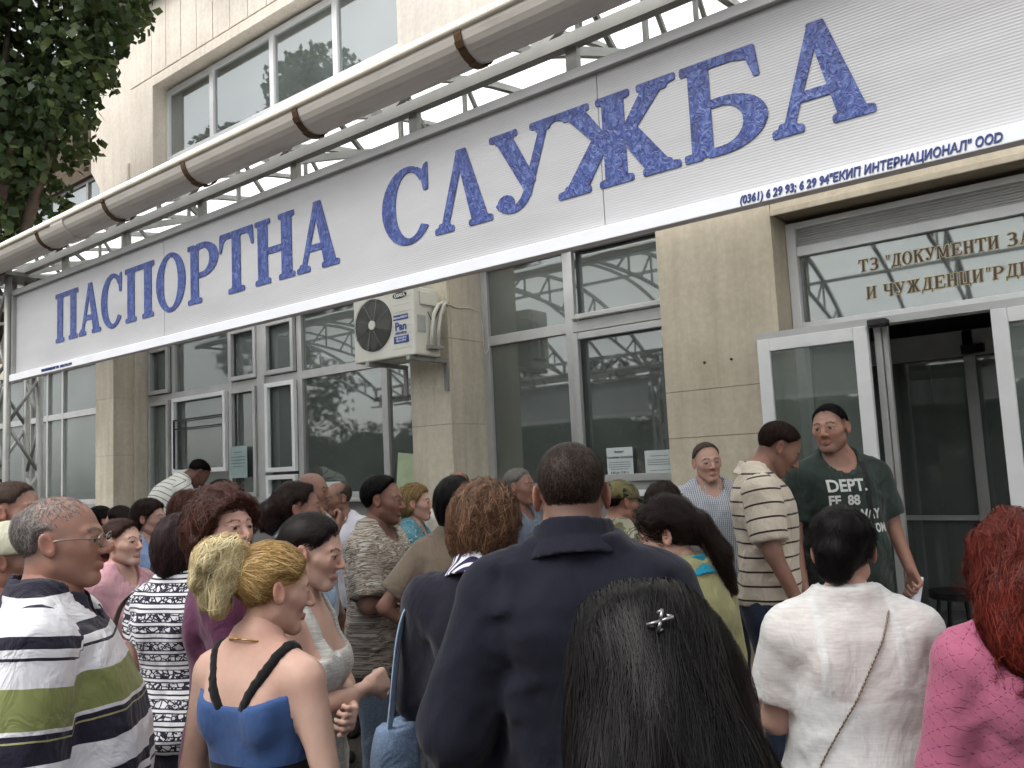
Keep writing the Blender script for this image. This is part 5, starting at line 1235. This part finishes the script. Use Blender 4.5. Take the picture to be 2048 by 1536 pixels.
def clip31(info):
    hairclip([((-.03, -.125, .045), (.03, -.125, .045)), ((-.02, -.14, .05), (.02, -.14, .035))], simple('dark_clip', srgb(30, 28, 30), .25))(info); chain((.085, 1.475), (-.16, 1.02), 'thin metal chain strap across the back of the white tee')(info)
P('dark-haired woman in sheer white tee with chain strap', -.68, -2.91, 1.54, 0, 122, (-14, 8, 0), 'ff', fair, hair=[dict(style='updo', th=.012, q=(0, -.11, .06), noise=.006, nf=40, prims=[((0, -.11, .055), (.062, .040, .058)), ((-.02, -.105, .0), (.055, .045, .05)), ((-.03, -.095, -.045), (.045, .03, .045))])], hcol=black_h, nstr=3800, strd=dict(seg=6, step=.014, lift=.010, wild=.5),
  top=[camisole, dict(mat=cloth_mat('sheer_white_tee', srgb(238, 238, 236), sheer=.36, fold=.35, fscale=8), sleeve=.72, off=.017, hem=.82, flare=.018, fold=.008, nr=.085, res=.0105)], legs=dj, arms=(((.225,.06,1.14),(.08,.24,1.10),.6,(-.6,0,.5)), ((.235,.04,1.14),(.09,.24,1.10),.6,(-.6,0,.5))), extra=clip31)
P('woman with long red hair in pink knitted jumper', -.27, -3.02, 1.52, 0, 118, (-6, 0, 0), 'f', fair, hair=dict(style='long', len=.24, w=.115, th=.014, noise=.020, nf=30, nz=.9, strd=dict(seg=11, step=.026, lift=.016, wild=.42)), hcol=srgb(86, 30, 24), htip=srgb(124, 52, 38), nstr=6500,
  top=dict(mat=cloth_mat('pink_knit', srgb(160, 90, 114), 'knit', srgb(104, 36, 76), fold=.2), sleeve=1.45, off=.015, hem=.80, flare=.016, fold=.006, res=.011), legs=dj, arms=('front', 'front'))
def fore_x(info):
    m = MB()
    for a in (0, 1, 3, 4):
        q = lambda t, r_: H2L(info, (r_*math.cos(t), -.162, .122+.8*r_*math.sin(t))); m.tube([H2L(info, (0, -.166, .122)), q(a*1.047+.3, .022)], .0026, 6); m.tube([q(a*1.047+.3, .022), q(a*1.047+.75, .015)], .0018, 5)
    m.build('hair_clip', simple('silver_clip', srgb(150, 148, 150), .3, .9), info['e'], smooth=True)
P('woman with long loose black hair and silver clip in front', -.605, -4.12, 1.475, 0, 127, (0, 6, 0), 'ff', fair, hair=[dict(style='long', len=.46, w=.168, mw=.044, dp=.03, th=.048, noise=.011, nf=18, nz=.4, res=.0075, strd=dict(seg=14, step=.034, lift=.012, wild=.15, wd=.0007))], hcol=srgb(17, 16, 16), htip=srgb(38, 36, 34), nstr=9000,
  top=dict(mat=cloth_mat('black_top', srgb(34, 34, 36)), sleeve=.9), legs=black_l, arms=('front', (( .27,.05,1.14),(.20,.20,1.16),.8,(-.6,.2,.6))), extra=fore_x)
P('broad man in navy jacket seen from behind with cropped hair', -1.11, -3.545, 1.75, 0, 129, (-5, 16, 0), 'm', tan, hair=dict(style='short', th=.0035, front=.010, nape=-.02, low=-.003), hcol=srgb(46, 38, 34), htip=srgb(84, 68, 58), nstr=5200, strd=dict(wd=.0006),
  top=dict(name='jacket', mat=cloth_mat('navy_jacket', srgb(28, 29, 40), fold=.30, fscale=5, sheen=.08), collar=True, open=.25, ch=.058, cr=.086, cz=1.50, sleeve=1.95, off=.025, hem=.74, flare=.014, fold=.014, kin=.035, res=.0105), legs=navy_l, arms=('elbowout', ((.285,-.03,1.13),(.26,.09,.90),.5,(-1,.1,0))))
pony_h = [dict(style='updo', th=.010, q=(0, -.115, -.005), front=.010, prims=[((0, -.115, -.01), (.045, .04, .045)), ((0, -.13, -.02), (.01, -.155, -.14), .028, .024), ((.01, -.155, -.14), (.03, -.13, -.27), .024, .004)], noise=.010, nf=34, strd=dict(seg=9, step=.022, lift=.026, wild=.4, n=4200))]
def pony_x(info):
    hairclip([((-.035, -.125, .02), (.03, -.15, .035)), ((-.03, -.15, .0), (.035, -.155, .005))], simple('blue_clip', srgb(40, 56, 78), .25), .006)(info)
    m = MB(); m.tube([H2L(info, (.083, .0+.014*math.cos(t*math.pi/8), -.050+.016*math.sin(t*math.pi/8))) for t in range(17)], .0013, 5); m.build('earring', simple('gold', srgb(196, 156, 86), .25, .9), info['e'], smooth=True)
P('woman with clipped dark ponytail in olive cardigan and teal collar', -1.31, -2.71, 1.57, 0, 166, (40, 22, 0), 'f', pale, hair=pony_h, hcol=dkbrown, nstr=3000, strd=dict(seg=7, step=.02, lift=.008, wild=.3), top=dict(name='cardigan', mat=cloth_mat('olive_cardigan', srgb(156, 152, 112), fold=.4), collar=True, cmat=cloth_mat('teal_collar', srgb(34, 132, 158)), ch=.046, open=.3, sleeve=1.9, off=.018, hem=.8), legs=dj, arms=('front', 'front'), extra=pony_x)
P('dark-haired woman half hidden behind the woman in the olive cardigan', -1.72, -1.92, 1.59, 0, 120, (0, 0, 0), 'f', fair, hair=dict(style='bob', len=.10, noise=.006), hcol=dkbrown, nstr=1500, res=1.15, top=dict(mat=cloth_mat('grey_top', srgb(90, 86, 86)), sleeve=1.2), legs=dj)
# ================================================================== left foreground
stripes = cloth_mat('striped_polo', W_, 'stripe', period=.335, phase=.045, bands=[(0, G_), (.13, W_), (.30, N_), (.318, W_), (.375, N_), (.46, W_), (.66, N_), (.80, L_), (.812, N_), (.845, W_), (.875, G_)][::1], fold=.5)
P('balding grey man with glasses in navy, white and green striped polo', -2.15, -4.25, 1.68, 0, 57, (-8, 0, 0), 'fat', tan, brow=(.12, .1, .09), stub=.15, hair=dict(style='ring', th=.0045, top=.040), hcol=srgb(120, 112, 108), htip=srgb(170, 164, 160), nstr=4200, strd=dict(wd=.0006), top=dict(mat=stripes, collar=True, cmat=cloth_mat('navy_collar', srgb(48, 46, 62)), ch=.05, cr=.086, open=.2, sleeve=.96, off=.018, hem=.78, flare=.030, belly=.03, fold=.011, res=.0105), legs=navy_l, arms=('down', 'down'), extra=glasses, jaw=1.06)
P('man in khaki cap at the left edge', -2.78, -4.12, 1.60, 0, 55, (0, 6, 0), 'm', tan2, hair=dict(style='short', th=.004), hcol=srgb(90, 80, 74), top=dict(mat=cloth_mat('khaki_tee', srgb(150, 140, 120)), sleeve=.7), legs=navy_l, extra=cap_hat(cloth_mat('khaki_cap', srgb(196, 194, 172))), nstr=600)
def blonde_x(info):
    m = MB(); s = info['s']; pts = []
    for k in range(25):
        t = 2*math.pi*k/24; pts.append(Vector((info['frU'](A3(  .068*math.sin(t), -.016-.070*math.cos(t), 1.512-.05*(1-math.cos(t))*.5))*s).tolist()))
    m.tube(pts, .0022, 6); m.build('necklace', simple('gold', srgb(196, 156, 86), .25, .9), info['e'], smooth=True)
    hairclip([((0, -.128, .075), (-.005, -.150, -.01)), ((-.012, -.13, .06), (-.012, -.148, .0)), ((.012, -.13, .065), (.008, -.15, -.005)), ((0, -.14, .04), (0, -.125, -.05))], simple('black_claw', srgb(26, 24, 24), .35), .011)(info)
bl_h = [dict(style='updo', th=.010, q=(0, -.118, .05), front=.010, prims=[((0, -.105, .045), (.04, .03, .04))], noise=.005, nf=50, col=srgb(168, 132, 82), tip=srgb(228, 200, 140)),
        dict(style='prims', prims=[((0, -.128, .045), (.032, .026, .05)), ((0, -.13, .05), (0.017, -0.155, 0.101), .016, .015), ((0.017, -0.155, 0.101), (0.035, -0.125, 0.118), .015, .003), ((0, -.13, .05), (-0.016, -0.149, 0.093), .016, .015), ((-0.016, -0.149, 0.093), (-0.033, -0.136, 0.098), .015, .003), ((0, -.13, .05), (0.009, -0.154, 0.098), .016, .015), ((0.009, -0.154, 0.098), (0.019, -0.149, 0.113), .015, .003), ((0, -.13, .05), (-0.008, -0.154, 0.094), .016, .015), ((-0.008, -0.154, 0.094), (-0.015, -0.160, 0.102), .015, .003), ((0, -.13, .05), (0.004, -0.160, 0.090), .016, .015), ((0.004, -0.160, 0.090), (0.009, -0.167, 0.091), .015, .003), ((0, -.13, .05), (-0.013, -0.166, 0.085), .016, .015), ((-0.013, -0.166, 0.085), (-0.027, -0.174, 0.079), .015, .003), ((0, -.13, .05), (-0.004, -0.189, 0.083), .016, .015), ((-0.004, -0.189, 0.083), (-0.009, -0.203, 0.073), .015, .003), ((0, -.13, .05), (0.020, -0.198, 0.073), .016, .015), ((0.020, -0.198, 0.073), (0.038, -0.213, 0.050), .015, .003), ((0, -.13, .05), (0.002, -0.201, 0.062), .016, .015), ((0.002, -0.201, 0.062), (0.003, -0.217, -0.001), .015, .003), ((0, -.13, .05), (-0.009, -0.184, 0.055), .016, .015), ((-0.009, -0.184, 0.055), (-0.018, -0.197, -0.019), .015, .003), ((0, -.13, .05), (-0.019, -0.169, 0.052), .016, .015), ((-0.019, -0.169, 0.052), (-0.037, -0.178, -0.027), .015, .003), ((0, -.13, .05), (-0.007, -0.165, 0.041), .016, .015), ((-0.007, -0.165, 0.041), (-0.014, -0.173, -0.055), .015, .003), ((0, -.13, .05), (0.016, -0.162, 0.038), .016, .015), ((0.016, -0.162, 0.038), (0.030, -0.156, -0.062), .015, .003), ((0, -.13, .05), (0.002, -0.164, 0.034), .016, .015), ((0.002, -0.164, 0.034), (0.005, -0.139, -0.072), .015, .003), ((0, -.13, .05), (-0.019, -0.160, 0.039), .016, .015), ((-0.019, -0.160, 0.039), (-0.037, -0.122, -0.059), .015, .003)], noise=.004, nf=45, res=.005, col=srgb(222, 200, 148), tip=srgb(250, 242, 208), taildir=(0, -.35, -1), strd=dict(seg=9, step=.016, lift=.022, wild=.45, n=3600, wd=.0008))]
tank = dict(name='tank_top', mat=cloth_mat('blue_black_tank', srgb(62, 88, 136), 'two', srgb(26, 26, 32), z=1.19, fold=.15), sleeve=0, off=.006, hem=.85, fold=.003, cut=lambda u: u[:, 2]-(1.345-.55*np.clip(u[:, 1], -.2, .1)*0+.30*np.clip(u[:, 1]+.05, 0, .3)-1.6*np.abs(u[:, 0])**2*np.where(u[:, 1] < 0, -.9, .3)))
strapm = cloth_mat('black_straps', srgb(30, 29, 30))
strap = dict(name='strap', mat=strapm, sleeve=0, off=.0065, hem=1.32, neck=1.6, fold=0, nr=.02, cut=lambda u: np.abs(np.abs(u[:, 0])-(.035+.34*np.clip(u[:, 2]-1.33, 0, .3)*1.6))-.017)
P('blonde woman with clawed-up ponytail in blue and black tank top', -1.75, -3.92, 1.535, 0, 103, (-36, 12, 0), 'f', pale, hair=bl_h, hcol=srgb(142, 106, 58), nstr=3000, strd=dict(seg=7, step=.018, lift=.007, wild=.22), top=[tank, strap], legs=black_l, arms=(((.265,-.02,1.13),(.23,.17,.96),.6,(-1,0,0)), ((.26,-.02,1.13),(.2,.17,.99),.6,(-1,0,0))), extra=blonde_x)
P('dark-haired young woman in pale tank top looking down to the right', -2.05, -3.56, 1.585, 0, 30, (2, 14, 0), 'f', pale, hair=dict(style='updo', th=.009, q=(0, -.10, -.01), front=.010, prims=[((0, -.105, -.01), (.04, .04, .04)), ((0, -.12, -.02), (0, -.14, -.16), .03, .012)]), hcol=srgb(40, 34, 34), nstr=2600, strd=dict(seg=7, step=.018, lift=.006, wild=.2), top=dict(name='tank_top', mat=cloth_mat('pale_tank', srgb(190, 188, 182), 'melange', srgb(176, 172, 166), c3=srgb(204, 202, 198)), sleeve=0, off=.008, hem=.80, fold=.008, cut=lambda u: np.minimum(u[:, 2]-1.30, np.abs(np.abs(u[:, 0])-.09)-.018)), legs=dj, arms=('cross', 'cross2'))
P('woman with curly auburn-brown hair in plum top', -2.42, -3.62, 1.65, 0, 60, (-54, -2, 0), 'f', fair, hair=dict(style='bob', len=.135, w=.022, th=.024, noise=.016, nf=30, nz=.8, yb=.022, strd=dict(seg=7, step=.018, lift=.016, wild=.8)), hcol=auburn_h, htip=srgb(112, 74, 62), nstr=3600, top=dict(mat=cloth_mat('plum_top', srgb(92, 50, 76)), sleeve=1.4, off=.014), legs=black_l, arms=('front', 'front'))
def bag_x(kind, label, mat, smat, sx, drop, size, strapw=.016, fwd=0):
    def f(info):
        o = empty(kind); place(info, o); tag(o, label, 'bag'); s = info['s']
        cx, cy, cz = sx*(.265+size[0]*.3), -.05+fwd, drop
        def bg_(p):
            q = p-A3(cx, cy, cz); d = ell(q, (0, 0, 0), (size[0], size[1], size[2])); d = np.maximum(d, q[:, 2]-size[2]*.62-.35*q[:, 1]**2)
            return d-.010*vnoise(q*A3(14, 14, 7), 5)-.005*vnoise(q*A3(40, 40, 10), 8)
        v, q = polygonize(bg_, (cx-size[0]-.05, cy-size[1]-.05, cz-size[2]-.05), (cx+size[0]+.05, cy+size[1]+.05, cz+size[2]+.05), .009)
        link('pouch', np_mesh('pouch', v*s, q, {'cuv': ('FLOAT_VECTOR', v)}), mat, o)
        for dy in (-.5, .5):
            m = MB(); top_ = Vector((sx*.150, -.015+dy*.03, 1.474)); end = Vector((cx, cy+dy*size[1]*1.2, cz+size[2]*.55))
            pts = [end, Vector((cx*.99, cy+dy*size[1]*.8, (cz+1.25)/2)), Vector((sx*.262, -.03+dy*.12, 1.30)), Vector((sx*.235, -.02+dy*.10, 1.43)), top_]
            for p_ in pts: m.v += [tuple((p_+Vector((0, -strapw, 0)))*s), tuple((p_+Vector((0, strapw, 0)))*s)]
            m.f = [(2*i, 2*i+1, 2*i+3, 2*i+2) for i in range(len(pts)-1)]
            b_ = m.build('strap', smat, o, smooth=True); b_.modifiers.new('s', 'SUBSURF').levels = 2; b_.modifiers['s'].render_levels = 2; b_.modifiers.new('t', 'SOLIDIFY').thickness = .004
    return f
P('woman with dark bobbed hair in black and white print tee', -2.98, -3.44, 1.56, 0, 112, (-6, 4, 0), 'f', fair, hair=dict(style='bob', len=.115, w=.008, th=.014, noise=.008, nf=34, strd=dict(seg=9, step=.018, lift=.009, wild=.3)), hcol=srgb(44, 32, 34), htip=srgb(86, 60, 60), nstr=3200, top=dict(mat=cloth_mat('print_tee', srgb(226, 226, 230), 'bands', srgb(44, 42, 56)), sleeve=.5, off=.013, hem=.82), legs=navy_l, arms=('down', 'down'),
  extra=bag_x('handbag', 'slouchy grey-beige handbag on the shoulder of the print tee woman', simple('beige_leather', srgb(128, 122, 104), .5, 0, .15, 9, .3, 40), simple('brown_leather', srgb(98, 84, 72), .5), -1, 1.04, (.085, .13, .16)))
P('woman with short tousled brown hair in navy cardigan', -1.58, -3.30, 1.635, 0, 112, (-4, 10, 0), 'ff', fair, hair=dict(style='bob', len=.10, w=.006, th=.020, noise=.012, nf=42, strd=dict(seg=6, step=.016, lift=.016, wild=.7)), hcol=srgb(88, 62, 46), htip=srgb(140, 108, 84), nstr=4600,
  top=[dict(mat=cloth_mat('navy_cardigan', srgb(28, 28, 39), fold=.35, fscale=6), name='cardigan', collar=True, cmat=cloth_mat('striped_collar', srgb(214, 214, 222), 'stripe', period=.017, bands=[(0, srgb(214, 214, 222)), (.5, srgb(52, 44, 78))]), ch=.044, cz=1.505, cr=.078, sleeve=1.9, off=.020, hem=.84, fold=.010), dict(name='undershirt', mat=cloth_mat('striped_hem', srgb(214, 214, 222), 'stripe', period=.024, bands=[(0, srgb(214, 214, 222)), (.5, srgb(52, 44, 78))]), sleeve=0, off=.012, hem=.77, neck=1.2)], legs=dj, arms=('front', 'front'),
  extra=bag_x('denim_bag', 'pale blue denim shoulder bag of the woman in the navy cardigan', cloth_mat('bag_denim', srgb(96, 116, 146), 'denim', srgb(150, 170, 194)), cloth_mat('bag_strap', srgb(140, 164, 194), 'denim', srgb(176, 196, 216)), -1, .93, (.07, .12, .20), .020))
# ================================================================== middle of the crowd
r2 = 1.15
P('thin man with folded arms in brown streaked tee and jeans', -3.00, -2.37, 1.68, 0, 20, (10, 6, 0), 'm', tan2, stub=.6, hair=dict(style='short', th=.012, front=-.012), hcol=black_h, nstr=1200, res=r2, top=dict(mat=cloth_mat('streaked_tee', srgb(172, 162, 148), 'melange', srgb(112, 98, 88), c3=srgb(204, 198, 188)), sleeve=.85, off=.018, flare=.026, hem=.80, loose=.015), legs=jeans_l, arms=('cross', 'cross2'), jaw=.92)
P('woman with black hair in brown tee, hand on hip', -2.50, -2.40, 1.65, 0, 122, (-6, 0, 0), 'f', tan2, hair=dict(style='bob', len=.10, th=.014, noise=.006), hcol=black_h, nstr=2200, res=r2, strd=dict(seg=7, step=.018), top=dict(mat=cloth_mat('brown_tee', srgb(128, 114, 100)), sleeve=.75, off=.015, flare=.02), legs=dj, arms=('front', 'akimbo'))
P('woman with curly dark bun facing the windows', -2.93, -2.93, 1.67, 0, 62, (-10, 0, 0), 'f', tan2, hair=dict(style='updo', th=.008, q=(0, -.10, .0), prims=[((0, -.12, .0), (.05, .05, .055)), ((0, -.13, -.05), (.045, .045, .05))], noise=.012, nf=34), hcol=dkbrown, nstr=2400, res=r2, strd=dict(wild=.7), top=dict(mat=cloth_mat('pale_blue_top', srgb(150, 172, 200)), sleeve=.8), legs=dj)
P('pink-bloused woman with tied-back brown hair in profile', -3.75, -3.28, 1.54, 0, 22, (0, -2, 0), 'f', pale, hair=dict(style='updo', th=.009, q=(0, -.10, -.03), prims=[((0, -.105, -.03), (.035, .035, .04))]), hcol=srgb(64, 44, 38), nstr=1500, res=r2, top=dict(mat=cloth_mat('pink_blouse', srgb(196, 150, 158)), sleeve=1.8, off=.016, flare=.014), legs=black_l, arms=('front', 'front'))
P('woman with glasses and short dark hair in light blue shirt', -4.87, -2.54, 1.60, 0, 30, (6, 4, 0), 'ff', fair, hair=dict(style='bob', len=.075, th=.010, noise=.006, yb=.045), hcol=dkbrown, nstr=1400, res=1.25, top=dict(mat=cloth_mat('light_blue_shirt', srgb(138, 164, 204)), collar=True, open=.5, sleeve=.9, flare=.024), legs=dj, arms=('front', 'front'), extra=glasses)
P('woman with short auburn hair and black top seen from behind', -4.05, -2.76, 1.64, 0, 105, (-20, 0, 0), 'f', fair, hair=dict(style='bob', len=.08, th=.014, noise=.010, nf=36), hcol=srgb(72, 44, 38), htip=srgb(124, 82, 66), nstr=1800, res=1.2, top=dict(mat=cloth_mat('black_blouse', srgb(34, 32, 36)), sleeve=1.2), legs=black_l)
P('man with cropped brown hair at the left edge behind the cap', -3.60, -3.79, 1.73, 0, 40, (0, 0, 0), 'm', tan, stub=.3, hair=dict(style='short', th=.005, front=.006), hcol=srgb(82, 66, 58), nstr=1500, res=r2, top=dict(mat=cloth_mat('slate_shirt', srgb(100, 104, 116)), sleeve=.8), legs=dj)
P('black-haired man barely in view at the far left edge', -4.64, -3.45, 1.75, 0, 60, (0, 0, 0), 'm', tan, hair=dict(style='short', th=.008), hcol=black_h, nstr=900, res=1.3, top=dict(mat=cloth_mat('dark_shirt', srgb(60, 58, 62)), sleeve=.8), legs=dj)
P('dark-haired woman far back beside the pillar, facing left', -5.78, -2.28, 1.55, 0, 205, (0, 0, 0), 'f', fair, hair=dict(style='updo', th=.010), hcol=dkbrown, nstr=900, res=1.35, top=dict(mat=cloth_mat('red_top', srgb(120, 60, 56)), sleeve=.8), legs=dj)
P('black-haired woman far back, leftmost by the stone pillar', -6.38, -2.10, 1.54, 0, 80, (0, 0, 0), 'f', fair, hair=dict(style='bob', th=.010), hcol=black_h, nstr=700, res=1.35, top=dict(mat=cloth_mat('grey_blouse', srgb(120, 116, 118)), sleeve=.8), legs=dj)
wst = cloth_mat('white_striped_polo', srgb(222, 222, 216), 'stripe', period=.045, bands=[(0, srgb(222, 222, 216)), (.86, srgb(84, 80, 84))])
P('man in white striped polo bending to the service hatch', -7.36, -.62, 1.98, .15, 78, (-6, 20, 0), 'm', dark, stub=.3, hair=dict(style='short', th=.004, front=-.02), hcol=black_h, nstr=700, res=1.35, lean=38, top=dict(mat=wst, sleeve=.8, flare=.022), legs=navy_l, arms=('sill', 'sill'))
P('man with dark crew cut and bare forehead near the service hatch', -5.0, -1.95, 1.70, 0, 22, (0, 0, 0), 'm', pale, hair=dict(style='short', th=.010, front=-.006), hcol=black_h, nstr=900, res=1.3, top=dict(mat=cloth_mat('grey_shirt', srgb(116, 120, 128)), sleeve=.8), legs=dj)
P('tanned bald man with his hand raised to his chin', -4.03, -1.97, 1.72, 0, 24, (4, 2, 0), 'm', tan2, stub=.4, hair=dict(style='ring', th=.003, top=.02), hcol=srgb(96, 86, 80), nstr=500, res=1.25, top=dict(mat=cloth_mat('pale_grey_shirt', srgb(186, 190, 196)), sleeve=.8), legs=black_l, arms=('chin', 'down'), nose=1.15)
def mous(info):
    m_ = lambda p: np.minimum(rcone((info['toU'](p)-info['hc'])@info['Rh'], A3(-.024, .088, -.056), A3(0, .099, -.050), .005, .007), rcone((info['toU'](p)-info['hc'])@info['Rh'], A3(.024, .088, -.056), A3(0, .099, -.050), .005, .007))
    c = info['frU'](info['hc']); v, q = polygonize(m_, c-.13, c+.13, .005); link('moustache', np_mesh('moustache', v*info['s'], q, {'rnd': ('FLOAT', np.full(len(v), .5))}), hair_mat(srgb(60, 50, 46)), info['e'])
P('balding man with moustache in open white shirt looking left', -4.47, -1.42, 1.65, 0, -70, (-32, 6, 0), 'm', tan2, stub=.3, hair=dict(style='ring', th=.006, top=.06), hcol=srgb(78, 68, 62), nstr=700, res=1.25, top=dict(mat=cloth_mat('white_shirt', srgb(214, 212, 222)), collar=True, open=.6, sleeve=.9, flare=.024, neck=1.45, slope=.9), legs=black_l, extra=mous)
P('woman with short blonde hair in teal paisley blouse', -3.62, -1.51, 1.61, 0, 28, (4, 0, 0), 'f', fair, hair=dict(style='bob', len=.085, th=.012, noise=.010, nf=40, yb=.035), hcol=srgb(130, 106, 70), htip=srgb(196, 172, 124), nstr=1500, res=1.25, top=dict(mat=cloth_mat('paisley_blouse', srgb(76, 132, 148), 'paisley', srgb(34, 44, 56), c3=srgb(170, 190, 192)), sleeve=.9, flare=.02), legs=dj, arms=('front', 'front'))
P('bald man far back against the pillar, only his crown showing', -4.01, -.68, 1.69, 0, -60, (0, 10, 0), 'm', tan, hair=dict(style='ring', th=.005, top=.055), hcol=srgb(90, 80, 74), nstr=500, res=1.35, top=dict(mat=cloth_mat('cream_shirt', srgb(206, 200, 190)), sleeve=.8), legs=navy_l)
P('grey-haired man behind the man in the navy jacket', -3.17, -1.04, 1.68, 0, 12, (0, 0, 0), 'm', tan2, hair=dict(style='short', th=.007, front=.0), hcol=srgb(120, 116, 112), nstr=900, res=1.3, top=dict(mat=cloth_mat('blue_grey_shirt', srgb(110, 122, 140)), sleeve=.8), legs=navy_l)
cm = dict(kind='camo', c2=srgb(96, 92, 60), c3=srgb(70, 60, 46), c4=srgb(46, 48, 36))
P('person in camouflage cap and pale camouflage jacket', -2.22, -1.42, 1.60, 0, 70, (-15, 10, 0), 'm', tan, hair=dict(style='short', th=.005), hcol=dkbrown, nstr=500, res=1.25, top=dict(name='jacket', mat=cloth_mat('camo_jacket', srgb(150, 146, 126), 'camo', c2=srgb(104, 104, 82), c3=srgb(170, 164, 146), c4=srgb(84, 78, 64)), sleeve=1.9, collar=True), legs=navy_l, extra=cap_hat(cloth_mat('camo_cap', srgb(112, 104, 72), **cm)))
